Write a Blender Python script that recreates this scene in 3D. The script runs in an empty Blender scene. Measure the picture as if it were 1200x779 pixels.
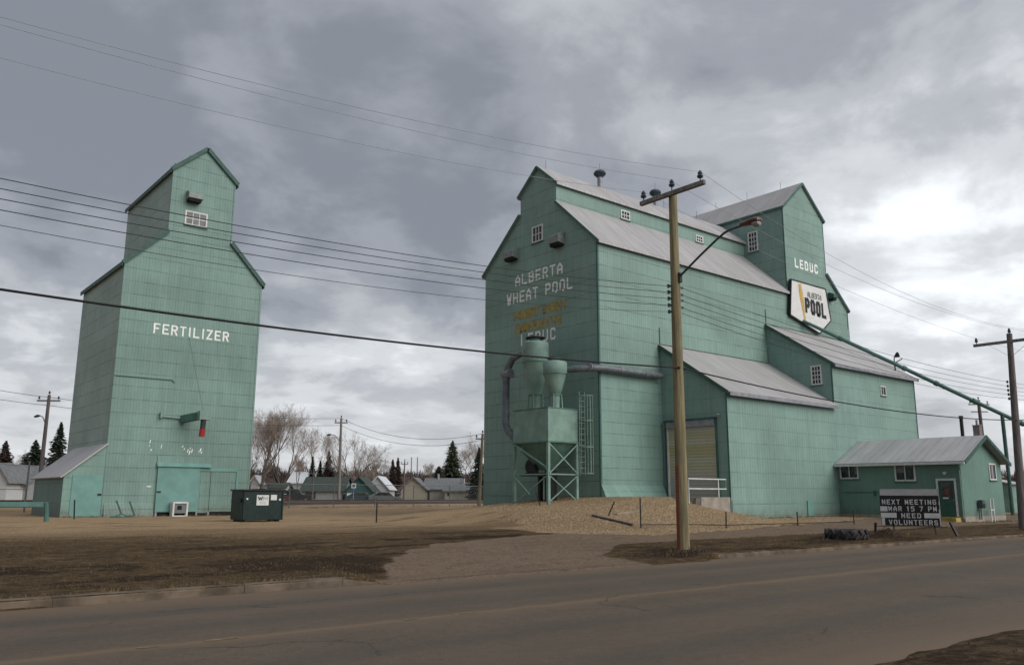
import bpy, bmesh, math, random
from mathutils import Vector, Matrix, noise
random.seed(7)
S = bpy.context.scene
R = math.radians

# ------------------------------------------------------------------ camera
CAMH = 1.7
F, PITCH, ROLL, YAW = 974.95, 11.0, 0.242, 50.573      # focal length in px of a 1200 px wide frame
_a, _t, _r = R(YAW), R(PITCH), R(ROLL)
FWD = Vector((math.cos(_a)*math.cos(_t), math.sin(_a)*math.cos(_t), math.sin(_t)))
_rt = Vector((math.sin(_a), -math.cos(_a), 0)); _up = _rt.cross(FWD)
RGT = _rt*math.cos(_r) + _up*math.sin(_r); UP = -_rt*math.sin(_r) + _up*math.cos(_r)
cd = bpy.data.cameras.new('camera'); cam = bpy.data.objects.new('camera', cd); S.collection.objects.link(cam)
cd.sensor_width = 36; cd.lens = F/1200*36; cd.clip_end = 6000; cd.clip_start = .1
m = Matrix((RGT, UP, -FWD)).transposed().to_4x4(); m.translation = (0, 0, CAMH); cam.matrix_world = m
S.camera = cam

def at(px, py, x=None, y=None, z=None):
    """world point seen at a survey pixel, on the plane x=, y= or z="""
    D = FWD + RGT*((px-600)/F) + UP*((389.5-py)/F)
    if x is not None: t = x/D.x
    elif y is not None: t = y/D.y
    else: t = (z-CAMH)/D.z
    P = D*t; P.z += CAMH
    return P
def far(px, depth):
    """ground position of a far thing in the direction of px"""
    D = Vector((math.cos(_a), math.sin(_a), 0)) + Vector((_rt.x, _rt.y, 0))*((px-600)/F*math.cos(_t))
    return D*depth

# ------------------------------------------------------------------ view, sun, sky
S.render.engine = 'CYCLES'
S.view_settings.view_transform = 'Standard'; S.view_settings.look = 'None'
S.view_settings.exposure = 0.46; S.view_settings.gamma = 1
try: S.cycles.use_denoising = True
except Exception: pass
SUN_AZ, SUN_EL = -72.0, 33.0        # direction TO the sun, degrees from +X
sd = Vector((math.cos(R(SUN_AZ))*math.cos(R(SUN_EL)), math.sin(R(SUN_AZ))*math.cos(R(SUN_EL)), math.sin(R(SUN_EL))))
sl = bpy.data.lights.new('sun', 'SUN'); sun = bpy.data.objects.new('sun', sl); S.collection.objects.link(sun)
sl.energy = 1.5; sl.angle = R(50); sl.color = (1, .965, .91)
sun.rotation_euler = sd.to_track_quat('Z', 'Y').to_euler()

W = bpy.data.worlds.new('World'); S.world = W; W.use_nodes = True
class NT:
    def __init__(s, tree): s.t = tree; s.n = tree.nodes; s.l = tree.links
    def new(s, typ, **k):
        nd = s.n.new(typ)
        for a, v in k.items(): setattr(nd, a, v)
        return nd
    def put(s, inp, v):
        if hasattr(v, 'links') or isinstance(v, bpy.types.NodeSocket): s.l.new(v, inp)
        else:
            if isinstance(v, (tuple, list)) and len(v) == 3 and inp.type == 'RGBA': v = (*v, 1)
            inp.default_value = v
    def math(s, op, a, b=0.0, c=0.0, clamp=False):
        n = s.new('ShaderNodeMath', operation=op); n.use_clamp = clamp
        s.put(n.inputs[0], a); s.put(n.inputs[1], b); s.put(n.inputs[2], c); return n.outputs[0]
    def vmath(s, op, a, b=(0, 0, 0), scale=None):
        n = s.new('ShaderNodeVectorMath', operation=op); s.put(n.inputs[0], a); s.put(n.inputs[1], b)
        if scale is not None: s.put(n.inputs[3], scale)
        return n.outputs[1] if op in ('DOT_PRODUCT', 'LENGTH', 'DISTANCE') else n.outputs[0]
    def mix(s, f, a, b, mode='MIX'):
        n = s.new('ShaderNodeMix', data_type='RGBA', blend_type=mode); n.clamp_factor = True
        s.put(n.inputs[0], f); s.put(n.inputs[6], a); s.put(n.inputs[7], b); return n.outputs[2]
    def noise(s, vec, scale, detail=3, rough=.55, dist=0, out=0):
        n = s.new('ShaderNodeTexNoise'); s.put(n.inputs['Vector'], vec); s.put(n.inputs['Scale'], scale)
        n.inputs['Detail'].default_value = detail; n.inputs['Roughness'].default_value = rough; n.inputs['Distortion'].default_value = dist
        return n.outputs[out]
    def ramp(s, f, lo, hi, a=0.0, b=1.0):
        n = s.new('ShaderNodeMapRange', interpolation_type='SMOOTHSTEP'); s.put(n.inputs[0], f)
        for i, v in enumerate((lo, hi, a, b)): s.put(n.inputs[i+1], v)
        return n.outputs[0]
    def sep(s, v):
        n = s.new('ShaderNodeSeparateXYZ'); s.put(n.inputs[0], v); return n.outputs
    def comb(s, x, y, z):
        n = s.new('ShaderNodeCombineXYZ'); s.put(n.inputs[0], x); s.put(n.inputs[1], y); s.put(n.inputs[2], z); return n.outputs[0]

w = NT(W.node_tree); bg = w.n['Background']; wo = w.n['World Output']
dirv = w.new('ShaderNodeTexCoord').outputs['Generated']
dx, dy, dz = w.sep(dirv)
dzc = w.math('MAXIMUM', dz, 0.0)
den = w.math('ADD', dzc, .22)
pl = w.comb(w.math('DIVIDE', dx, den), w.math('DIVIDE', dy, den), 0.0)
big = w.noise(w.vmath('ADD', pl, (3.1, 7.7, 0)), .95, 7, .5, .1)
mid = w.noise(w.vmath('ADD', pl, (9.1, 1.7, 2)), 3.0, 10, .56, .25)
cl = w.math('ADD', w.math('MULTIPLY', big, .52), w.math('MULTIPLY', mid, .48))
# where in this sky the cloud is thin or thick (directions in the sky, not in the picture)
def skydir(px, py): return (FWD + RGT*((px-600)/F) + UP*((389.5-py)/F)).normalized()
for px, py, wd, amp in ((1110, 225, .19, .21), (960, 130, .14, .04), (760, 175, .17, .13), (440, 430, .14, .12), (470, 520, .2, .05), (20, 370, .14, .16), (230, 145, .07, .06), (420, 180, .1, .05),
                        (520, 70, .24, -.11), (60, 140, .24, -.12), (1080, 60, .2, -.08), (880, 50, .2, -.06), (460, 330, .16, -.10), (100, 280, .14, -.08), (1000, 200, .06, -.06), (60, 270, .1, -.05),
                        (1140, 400, .17, .12), (1050, 400, .08, -.04), (10, 450, .1, .04)):
    d = skydir(px, py)
    dist = w.vmath('DISTANCE', w.vmath('ADD', dirv, w.vmath('SCALE', w.vmath('SUBTRACT', w.noise(dirv, 5, 7, .55, 0, 1), (.5, .5, .5)), scale=.26)), tuple(d))
    cl = w.math('ADD', cl, w.ramp(dist, 0.0, wd*1.6, amp, 0.0))
# added off-view sky patches: dark toward -X, bright toward -Y, for wall contrast
for dv_, w0, amp in (((-.95, .15, .30), 1.25, -.22), ((.25, -.85, .45), 1.2, .20)):
    dist = w.vmath('DISTANCE', dirv, tuple(Vector(dv_).normalized())); cl = w.math('ADD', cl, w.ramp(dist, 0.1, w0, amp, 0.0))
cr = w.new('ShaderNodeValToRGB'); w.put(cr.inputs[0], cl); e = cr.color_ramp
e.interpolation = 'EASE'
e.elements[0].position = .36; e.elements[0].color = (.190, .205, .236, 1)
e.elements[1].position = .76; e.elements[1].color = (.80, .83, .86, 1)
for p, c in ((.46, (.265, .281, .314, 1)), (.545, (.375, .392, .42, 1)), (.625, (.52, .54, .565, 1))):
    q = e.elements.new(p); q.color = c
hz = w.ramp(dz, 0.0, .16, 1.0, 0.0)
cloudc = w.mix(w.math('MULTIPLY', hz, .5), cr.outputs[0], (.50, .505, .515))
sky = w.new('ShaderNodeTexSky', sky_type='NISHITA'); sky.sun_disc = False
sky.sun_elevation = R(SUN_EL); sky.sun_rotation = R(90-SUN_AZ); sky.air_density = 1; sky.dust_density = 2
bg.inputs[1].default_value = .06; w.l.new(sky.outputs[0], bg.inputs[0])
bg2 = w.new('ShaderNodeBackground'); w.l.new(cloudc, bg2.inputs[0]); bg2.inputs[1].default_value = 1.0
ms = w.new('ShaderNodeMixShader'); ms.inputs[0].default_value = .93
w.l.new(bg.outputs[0], ms.inputs[1]); w.l.new(bg2.outputs[0], ms.inputs[2]); w.l.new(ms.outputs[0], wo.inputs[0])

# ------------------------------------------------------------------ mesh helpers
def link(o): S.collection.objects.link(o); return o
class MB:
    def __init__(s): s.v = []; s.f = []; s.pc = []
    def add(s, vs, fs):
        b = len(s.v); g = len(s.f); s.v += [Vector(v) for v in vs]; s.f += [tuple(b+i for i in f) for f in fs]; s.pc.append((b, len(s.v), g, len(s.f))); return s
    def box(s, x0, x1, y0, y1, z0, z1):
        return s.add([(x0,y0,z0),(x1,y0,z0),(x1,y1,z0),(x0,y1,z0),(x0,y0,z1),(x1,y0,z1),(x1,y1,z1),(x0,y1,z1)],
                     [(0,3,2,1),(4,5,6,7),(0,1,5,4),(1,2,6,5),(2,3,7,6),(3,0,4,7)])
    def obox(s, c, ax, ay, az, hx, hy, hz):
        c = Vector(c); ax, ay, az = Vector(ax), Vector(ay), Vector(az); vs = []
        for k in (-1, 1):
            for i, j in ((-1,-1),(1,-1),(1,1),(-1,1)): vs.append(c+ax*hx*i+ay*hy*j+az*hz*k)
        return s.add(vs, [(0,3,2,1),(4,5,6,7),(0,1,5,4),(1,2,6,5),(2,3,7,6),(3,0,4,7)])
    def bar(s, a, b, w, h=None, up=(0,0,1)):
        a, b = Vector(a), Vector(b); d = (b-a); L = d.length; d /= L; u = Vector(up)
        if abs(d.dot(u)) > .98: u = Vector((1,0,0))
        x = d.cross(u).normalized(); z = x.cross(d)
        return s.obox((a+b)/2, d, x, z, L/2, w/2, (h or w)/2)
    def tube(s, pts, rad, n=10, caps=True):
        pts = [Vector(p) for p in pts]; rs = rad if isinstance(rad, (list, tuple)) else [rad]*len(pts)
        vs = []; pu = None
        for i, p in enumerate(pts):
            d = (pts[min(i+1, len(pts)-1)]-pts[max(i-1, 0)]).normalized()
            if pu is None: pu = Vector((0,0,1)) if abs(d.z) < .9 else Vector((1,0,0))
            x = d.cross(pu).normalized(); yv = x.cross(d).normalized(); pu = yv
            for k in range(n):
                an = 2*math.pi*k/n; vs.append(p+(x*math.cos(an)+yv*math.sin(an))*rs[i])
        fs = [(i*n+k, i*n+(k+1)%n, (i+1)*n+(k+1)%n, (i+1)*n+k) for i in range(len(pts)-1) for k in range(n)]
        if caps: fs += [tuple(range(n-1, -1, -1)), tuple((len(pts)-1)*n+k for k in range(n))]
        return s.add(vs, fs)
    def lathe(s, c, prof, n=20):
        return s.tube([(c[0], c[1], z) for r, z in prof], [r for r, z in prof], n)
    def prism(s, poly, fn, a, b):
        """poly of 2-D points, fn(u, v, t) -> xyz, extruded t = a..b"""
        n = len(poly)
        vs = [fn(u, v, a) for u, v in poly] + [fn(u, v, b) for u, v in poly]
        fs = [(i, (i+1)%n, n+(i+1)%n, n+i) for i in range(n)] + [tuple(range(n-1, -1, -1)), tuple(range(n, 2*n))]
        return s.add(vs, fs)
    def quad(s, a, b, c, d): return s.add([a, b, c, d], [(0,1,2,3)])
    def build(s, name, mat, parent=None, smooth=False, bevel=0):
        me = bpy.data.meshes.new(name)
        off = parent_loc(parent)
        me.from_pydata([v-off for v in s.v], [], s.f); me.materials.append(mat)
        bm = bmesh.new(); bm.from_mesh(me)
        bmesh.ops.recalc_face_normals(bm, faces=bm.faces)
        if bevel: bmesh.ops.bevel(bm, geom=bm.edges[:], offset=bevel, segments=1, affect='EDGES', clamp_overlap=True)
        bm.to_mesh(me); bm.free()
        if smooth:
            me.shade_smooth()
            try: me.set_sharp_from_angle(angle=R(40))
            except Exception: pass
        o = link(bpy.data.objects.new(name, me)); 
        if parent: o.parent = parent
        return o
def _each(self, name, mat, parent=None, **k):
    """every piece of this builder becomes a part of its own"""
    out = []
    for (v0, v1, f0, f1) in self.pc:
        m_ = MB(); m_.v = self.v[v0:v1]; m_.f = [tuple(i-v0 for i in f) for f in self.f[f0:f1]]; out.append(m_.build(name, mat, parent, **k))
    return out
MB.each = _each
def parent_loc(p):
    v = Vector((0,0,0))
    while p is not None: v += p.location; p = p.parent
    return v
def thing(name, label, cat, loc, group=None):
    o = link(bpy.data.objects.new(name, None)); o.location = loc; o.empty_display_size = .2
    o['label'] = label; o['category'] = cat
    if group: o['group'] = group
    return o
def tag(o, label, cat, group=None, kind=None):
    if label: o['label'] = label
    if cat: o['category'] = cat
    if group: o['group'] = group
    if kind: o['kind'] = kind
    return o
def single(name, mb, mat, label, cat, loc, group=None, smooth=False, bevel=0):
    """a thing that is one mesh, its origin at its base"""
    loc = Vector(loc); mb.v = [v-loc for v in mb.v]
    o = mb.build(name, mat, None, smooth, bevel); o.location = loc
    return tag(o, label, cat, group)

# ------------------------------------------------------------------ materials
def mat(name, col, rough=.7, metal=0.0, var=.12, vscale=3.0, bump=0.0, bscale=20.0, spec=.3):
    M = bpy.data.materials.new(name); M.use_nodes = True; t = NT(M.node_tree); b = t.n['Principled BSDF']
    P = t.new('ShaderNodeNewGeometry').outputs['Position']
    n = t.noise(P, vscale, 5, .6)
    f = t.ramp(n, .3, .7, 1-var, 1+var)
    c = t.vmath('SCALE', tuple(col), scale=f)
    t.l.new(c, b.inputs['Base Color']); b.inputs['Roughness'].default_value = rough; b.inputs['Metallic'].default_value = metal
    b.inputs['Specular IOR Level'].default_value = spec
    if bump:
        bn = t.new('ShaderNodeBump'); bn.inputs['Strength'].default_value = .6; bn.inputs['Distance'].default_value = bump
        t.put(bn.inputs['Height'], t.noise(P, bscale, 4, .6)); t.l.new(bn.outputs[0], b.inputs['Normal'])
    return M

def siding(name, col, seam=.76, rib=.17, ribd=.012, seamk=.55, fade=.22, wob=.02, joint=2.6, zoff=0.0):
    """painted pressed-metal cladding: sheets lapped in courses, vertical ribs, chalky fading and streaks"""
    M = bpy.data.materials.new(name); M.use_nodes = True; t = NT(M.node_tree); b = t.n['Principled BSDF']
    P = t.new('ShaderNodeNewGeometry').outputs['Position']; x, y, z = t.sep(P)
    h = t.math('ADD', x, y)
    hv = t.comb(h, 0.0, z)
    zz = t.math('ADD', t.math('ADD', z, zoff), t.math('MULTIPLY', t.math('SUBTRACT', t.noise(t.vmath('MULTIPLY', hv, (.9, 1, .35)), 1.0, 2), .5), wob*2))
    row = t.math('FLOOR', t.math('DIVIDE', zz, seam))
    fr = t.math('FRACT', t.math('DIVIDE', zz, seam))
    # each course is made of sheets of its own: small differences of tone
    sh = t.math('FLOOR', t.math('DIVIDE', t.math('ADD', h, t.math('MULTIPLY', t.math('FRACT', t.math('MULTIPLY', row, .37)), joint)), joint))
    wn = t.new('ShaderNodeTexWhiteNoise', noise_dimensions='2D'); t.put(wn.inputs[0], t.comb(row, sh, 0.0))
    sheet = t.ramp(wn.outputs[0], 0, 1, .97, 1.03)
    seamline = t.ramp(fr, .01/seam, .055/seam, 1.0, 0.0)
    broken = t.ramp(t.noise(t.vmath('MULTIPLY', hv, (1.1, 1, 3.0)), 1.0, 4, .65), .36, .62, .12, 1.0)
    seamf = t.math('MULTIPLY', t.math('MULTIPLY', seamline, broken), seamk)
    big = t.ramp(t.noise(hv, .28, 5, .6), .3, .7, 1-fade*.55, 1+fade*.55)
    streak = t.ramp(t.noise(t.vmath('MULTIPLY', hv, (5.0, 1, .35)), 1.0, 4, .6), .3, .7, .93, 1.07)
    fine = t.ramp(t.noise(hv, 9.0, 4, .7), .3, .7, .95, 1.05)
    v = t.math('MULTIPLY', t.math('MULTIPLY', sheet, big), t.math('MULTIPLY', streak, fine))
    if rib:
        rf = t.math('ABSOLUTE', t.math('SUBTRACT', t.math('FRACT', t.math('DIVIDE', h, rib)), .5))
        nxa = t.math('ABSOLUTE', t.sep(t.new('ShaderNodeNewGeometry').outputs['True Normal'])[0])
        groove = t.math('MULTIPLY', t.ramp(rf, .38, .5, 0.0, 1.0), t.ramp(nxa, .4, .6, 1.0, .3))   # the gable sheets are laid flatter
        v = t.math('MULTIPLY', v, t.ramp(groove, 0, 1, 1.01, .85))
    c = t.vmath('SCALE', tuple(col), scale=v)
    chalk = t.ramp(t.noise(t.vmath('MULTIPLY', hv, (1.0, 1, .6)), .55, 6, .65), .5, .78, 0.0, .35)
    c = t.mix(chalk, c, tuple(.72*k+.28*.40 for k in col))
    c = t.mix(seamf, c, tuple(k*.28 for k in col))
    # paint chips
    chip = t.ramp(t.noise(hv, 3.3, 6, .75), .745, .765, 0.0, .55)
    c = t.mix(chip, c, (.42, .45, .43))
    # thin rust runs and soil splashed up the foot of the wall
    run = t.math('MULTIPLY', t.ramp(t.noise(t.vmath('MULTIPLY', hv, (3.2, 1, .16)), 1.0, 5, .7), .66, .76, 0, .30), t.ramp(t.noise(hv, .35, 3), .45, .6))
    c = t.mix(run, c, (.17, .12, .085))
    spl = t.math('MULTIPLY', t.ramp(z, .5, 1.25, 1.0, 0.0), t.ramp(t.noise(hv, 2.2, 6, .7), .35, .65, .1, .6))
    c = t.mix(spl, c, (.13, .10, .075))
    t.l.new(c, b.inputs['Base Color']); b.inputs['Roughness'].default_value = .62; b.inputs['Specular IOR Level'].default_value = .3
    hgt = t.math('MULTIPLY', fr, -.008)
    if rib: hgt = t.math('SUBTRACT', hgt, t.math('MULTIPLY', groove, ribd))
    hgt = t.math('ADD', hgt, t.math('MULTIPLY', t.noise(hv, 1.3, 3), .02))
    bn = t.new('ShaderNodeBump'); bn.inputs['Strength'].default_value = .8; bn.inputs['Distance'].default_value = 1.0
    t.put(bn.inputs['Height'], hgt); t.l.new(bn.outputs[0], b.inputs['Normal'])
    return M

def roofing(name, col, across='x', rib=.3, dirt=.45, dirtcol=(.2,.17,.15)):
    M = bpy.data.materials.new(name); M.use_nodes = True; t = NT(M.node_tree); b = t.n['Principled BSDF']
    P = t.new('ShaderNodeNewGeometry').outputs['Position']; x, y, z = t.sep(P)
    h, g = (x, y) if across == 'x' else (y, x)
    rf = t.math('ABSOLUTE', t.math('SUBTRACT', t.math('FRACT', t.math('DIVIDE', h, rib)), .5))
    groove = t.ramp(rf, .40, .5, 0.0, 1.0)
    sv = t.comb(t.math('MULTIPLY', h, 2.2), t.math('MULTIPLY', g, .45), t.math('MULTIPLY', z, .45))
    n = t.noise(sv, 1.0, 5, .62)
    wn = t.new('ShaderNodeTexWhiteNoise', noise_dimensions='1D'); t.put(wn.inputs[1], t.math('FLOOR', t.math('DIVIDE', h, rib*3)))
    v = t.math('MULTIPLY', t.ramp(n, .3, .7, .88, 1.1), t.ramp(wn.outputs[0], 0, 1, .96, 1.04))
    v = t.math('MULTIPLY', v, t.ramp(groove, 0, 1, 1.0, .82))
    c = t.vmath('SCALE', tuple(col), scale=v)
    c = t.mix(t.ramp(t.noise(P, .9, 6, .7), .55, .8, 0.0, dirt), c, dirtcol)
    t.l.new(c, b.inputs['Base Color']); b.inputs['Roughness'].default_value = .5; b.inputs['Metallic'].default_value = .15
    bn = t.new('ShaderNodeBump'); bn.inputs['Strength'].default_value = .7; bn.inputs['Distance'].default_value = .015
    t.put(bn.inputs['Height'], t.math('SUBTRACT', 0.0, groove)); t.l.new(bn.outputs[0], b.inputs['Normal'])
    return M

GREEN = (.150, .262, .207)
M_fert = siding('cladding_fertilizer', (.178, .276, .245), seam=.77, rib=.17, ribd=.008, seamk=.7)
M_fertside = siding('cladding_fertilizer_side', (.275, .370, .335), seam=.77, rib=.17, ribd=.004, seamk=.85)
M_pool = siding('cladding_pool', (.205, .308, .270), seam=.80, rib=.17, ribd=.012, seamk=.78)
M_annex = siding('cladding_annex', (.200, .308, .272), seam=.80, rib=.24, seamk=.38, zoff=.3)
M_plain = siding('cladding_plain', (.185, .295, .260), seam=.62, rib=0, seamk=.55)
M_office = siding('cladding_office', (.142, .245, .206), seam=9.0, rib=.2, ribd=.008, seamk=.2, zoff=2)
M_shed = siding('cladding_shed', (.125, .208, .184), seam=1.1, rib=.17, seamk=.5)
M_roof = roofing('roof_galvanised_x', (.40, .385, .385), 'x', .32)
M_roofy = roofing('roof_galvanised_y', (.40, .385, .385), 'y', .32)
M_oroof = roofing('roof_office', (.42, .415, .42), 'y', .45, .12)
M_trim = mat('trim_green', (.06, .135, .115), .6, var=.15, vscale=2)
M_trimd = mat('trim_dark_green', (.045, .10, .085), .6, var=.2, vscale=2)
M_door = mat('door_turquoise', (.145, .285, .26), .6, var=.1, vscale=1.5)
M_bin = mat('paint_bin_green', (.185, .285, .245), .5, var=.16, vscale=1.6)
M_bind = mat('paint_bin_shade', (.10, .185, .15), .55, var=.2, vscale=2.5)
M_galv = mat('galvanised', (.26, .26, .29), .5, .3, var=.2, vscale=3)
M_hood = mat('hood_sheet', (.20, .23, .215), .5, .1, var=.15)
M_white = mat('paint_white', (.62, .62, .60), .6, var=.1, vscale=4)
M_letter = mat('lettering_white', (.82, .83, .80), .7, var=.12, vscale=5)
M_orange = mat('lettering_orange', (.34, .265, .085), .75, var=.35, vscale=4)
M_black = mat('black_iron', (.02, .021, .022), .5, .2, var=.3)
M_blackp = mat('paint_black', (.012, .012, .013), .45, var=.2)
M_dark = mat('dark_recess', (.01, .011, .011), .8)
M_conc = mat('concrete', (.30, .265, .225), .85, var=.2, vscale=2.2, bump=.02, bscale=12)
M_kerb = mat('kerb_concrete', (.115, .088, .064), .88, var=.42, vscale=1.8, bump=.02, bscale=15)
M_red = mat('hose_red', (.30, .018, .02), .6)
M_rubber = mat('rubber', (.040, .038, .037), .75, var=.4, vscale=8, bump=.01, bscale=30)
M_dump = mat('dumpster_green', (.005, .020, .017), .42, var=.35, vscale=3)
M_duct = mat('duct_grey', (.135, .15, .165), .5, .2, var=.25, vscale=3)
M_brick = mat('chimney_brick', (.20, .165, .16), .85, var=.2, vscale=9)
M_wire = mat('wire', (.035, .033, .034), .6, var=.1)
M_wirel = mat('wire_aluminium', (.30, .29, .31), .6, var=.1)
M_ceram = mat('insulator', (.035, .045, .06), .3)
M_ward = mat('roof_vent_blue', (.06, .08, .10), .4, .5)
M_cream = mat('roller_cream', (.42, .38, .24), .55, var=.08, vscale=1.2)

def glassmat():
    M = bpy.data.materials.new('window_glass'); M.use_nodes = True; t = NT(M.node_tree); b = t.n['Principled BSDF']
    P = t.new('ShaderNodeNewGeometry').outputs['Position']
    c = t.mix(t.ramp(t.noise(P, 3.0, 3), .45, .6), (.012, .012, .014), (.05, .05, .055))
    t.l.new(c, b.inputs['Base Color']); b.inputs['Roughness'].default_value = .12; b.inputs['Specular IOR Level'].default_value = .45
    return M
M_glass = glassmat()
def woodpole(name, col, red=False):
    M = bpy.data.materials.new(name); M.use_nodes = True; t = NT(M.node_tree); b = t.n['Principled BSDF']
    tc = t.new('ShaderNodeNewGeometry'); P = tc.outputs['Position']; x, y, z = t.sep(P)
    g = t.noise(t.vmath('MULTIPLY', P, (14, 14, .6)), 1.0, 5, .65)
    c = t.mix(t.ramp(g, .3, .7), tuple(k*.55 for k in col), tuple(k*1.35 for k in col))
    c = t.mix(t.ramp(t.noise(t.vmath('MULTIPLY', P, (3, 3, .8)), 1.0, 4), .5, .75, 0, .6), c, tuple(k*.5 for k in col))
    if red:      # a red marker strip fixed up the street side of the pole
        msk = t.math('MULTIPLY', t.ramp(t.math('SUBTRACT', y, t.math('MULTIPLY', x, .82)), 15.99-19.5*.82, 16.03-19.5*.82), t.math('LESS_THAN', z, 2.55))
        msk = t.math('MULTIPLY', msk, t.ramp(t.noise(t.vmath('MULTIPLY', P, (9, 9, 3)), 1.0, 4), .3, .5, .35, .9))
        c = t.mix(msk, c, (.22, .045, .02))
    t.l.new(c, b.inputs['Base Color']); b.inputs['Roughness'].default_value = .85
    bn = t.new('ShaderNodeBump'); bn.inputs['Distance'].default_value = .01; t.put(bn.inputs['Height'], g); t.l.new(bn.outputs[0], b.inputs['Normal'])
    return M
M_pole = woodpole('pole_wood', (.21, .175, .095), True)
M_poleg = woodpole('pole_wood_grey', (.12, .10, .095))
M_arm = woodpole('arm_wood', (.20, .18, .17))
M_bark = mat('bark', (.12, .10, .085), .9, var=.3, vscale=3)
M_twig = mat('bare_twigs', (.24, .20, .175), .9, var=.3, vscale=.5)
M_spruce = mat('spruce_needles', (.022, .034, .022), .8, var=.5, vscale=1.2)
M_spruceb = mat('spruce_needles_brown', (.034, .022, .018), .8, var=.5, vscale=1.2)
M_pine = mat('pine_needles', (.045, .055, .03), .8, var=.5, vscale=1.2)

# ------------------------------------------------------------------ ground
def sm(a, b, v):
    t = max(0.0, min(1.0, (v-a)/(b-a))); return t*t*(3-2*t)
def nz(x, y, s, o=0.0): return noise.noise(Vector((x*s+o, y*s-o, o*.37)))
def drive(x, y):
    """1 on the dirt driveway"""
    lp_ = ((13, 8.5), (14.6, 8.7), (15.6, 9.3), (17.2, 10.3), (19.2, 12.2), (20.8, 14.6), (21.8, 17.2), (22.5, 20.5), (24, 30)); lx = 8.5
    for (ya_, xa_), (yb_, xb_) in zip(lp_, lp_[1:]):
        if ya_ <= y <= yb_: lx = xa_+(xb_-xa_)*(y-ya_)/(yb_-ya_)
    lx += .5*nz(x, y, .8, 3)+.2*nz(x, y, 2.5, 13)
    rx = 16.4 + .3*(y-14.6) + (0 if y < 16.6 else (y-16.6)*1.0) + .4*nz(x, y, .7, 8)
    if y > 18.7: rx = 200
    top = toe(x)+.2*nz(x, y, 1.1, 5)
    d = min(sm(-.5, .5, x-lx), sm(-.5, .5, rx-x))
    d *= sm(-.3, .3, top-y)
    return d*sm(75, 60, x)
_h = at(1038, 626, z=.25); HEAP = (_h.x, _h.y)
def toe(x):
    pts = ((8, 24), (13, 22.6), (17, 22.6), (20.6, 22.8), (24, 20.9), (29.3, 21.2), (39.2, 22.4), (48.4, 24.6), (60, 24.6), (300, 26))
    if x <= pts[0][0]: return pts[0][1]
    for (a, b), (c, d) in zip(pts, pts[1:]):
        if x <= c: return b+(d-b)*(x-a)/(c-a)
    return 26
def mound(x, y):
    dx = max(32.3-x, 0)/10.5 if x < 32.3 else max(x-35.2, 0)/5.5
    dy = max(29.6-y, 0)/8.4 if y < 29.6 else max(y-35, 0)/11.0
    d = math.hypot(dx, dy)
    h = 1.19*(max(0, 1-d)**1.08)
    if y < 27.6: h *= 1-.75*sm(34.0, 36.4, x)*sm(27.6, 26.9, y)
    return h
def gz(x, y):
    if y < 4.0: z = .05+.02*nz(x, y, .9, 1)
    elif y < 5.2: z = .05-.10*sm(4.0, 5.2, y)+.03*nz(x, y, 1.4, 2)
    elif y < 13.6: z = -.05
    else:
        base = .125+.26*sm(14.8, 25, y)+.10*sm(28, 44, x)*sm(15.5, 21, y)
        base += .018*nz(x, y, .5, 4)+.012*nz(x, y, 1.9, 6)
        d = drive(x, y) if y < 27 and 5 < x < 80 else 0
        inlet = sm(8.3, 9.0, x)*sm(19.3, 18.5, x)
        lo = -.03+.06*sm(13.9, 14.8, y)+.02*nz(x, y, 1.7, 9)+.18*sm(15, 19, y)
        if y < 14.61: z = lo if inlet > .5 else -.05
        else:
            k = inlet*sm(19, 15.5, y)
            z = base*(1-k)+lo*k
            z -= .03*d
            for c in (-.8, .8):        # wheel ruts
                z -= .02*d*math.exp(-((y-20.0-c)/.25)**2)
        z += mound(x, y)
        if x > -80 and 74 < y < 90: z += .55*sm(75.5, 78, y)*sm(88, 85, y)
        dd = math.hypot((x-HEAP[0])/.9, (y-HEAP[1])/.6)
        z += .42*max(0, 1-dd)**1.2*(1+.4*nz(x, y, 5, 2))     # heap of soil by the sign
        z += .05*max(0, 1-math.hypot(x-19.5, y-15.9)/.6)
    return z
def onground(px, py):
    D = FWD + RGT*((px-600)/F) + UP*((389.5-py)/F); t = 12.0
    while t < 400:
        p = D*t; z = p.z+CAMH
        if z <= gz(p.x, p.y): return Vector((p.x, p.y, gz(p.x, p.y)))
        t += .05
    return at(px, py, z=.4)
def grad(lo, hi, f0, f1, step, g=1.28):
    out = [f0]; v = f0
    while v < f1: v += step; out.append(v)
    s = step
    while out[-1] < hi: s *= g; out.append(out[-1]+s)
    s = step
    while out[0] > lo: s *= g; out.insert(0, out[0]-s)
    return out
xs = grad(-2500, 3500, -4, 56, .25)
ys = [y for y in grad(-60, 4000, 12.8, 44, .22) if not 14.4 < y < 14.95] + [4.0, 4.4, 4.8, 5.2, 14.45, 14.6, 14.63, 14.8, 14.95]
ys = sorted(set(ys))
vs, fs, A = [], [], {'gravel': [], 'drive': [], 'mud': [], 'dry': []}
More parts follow.
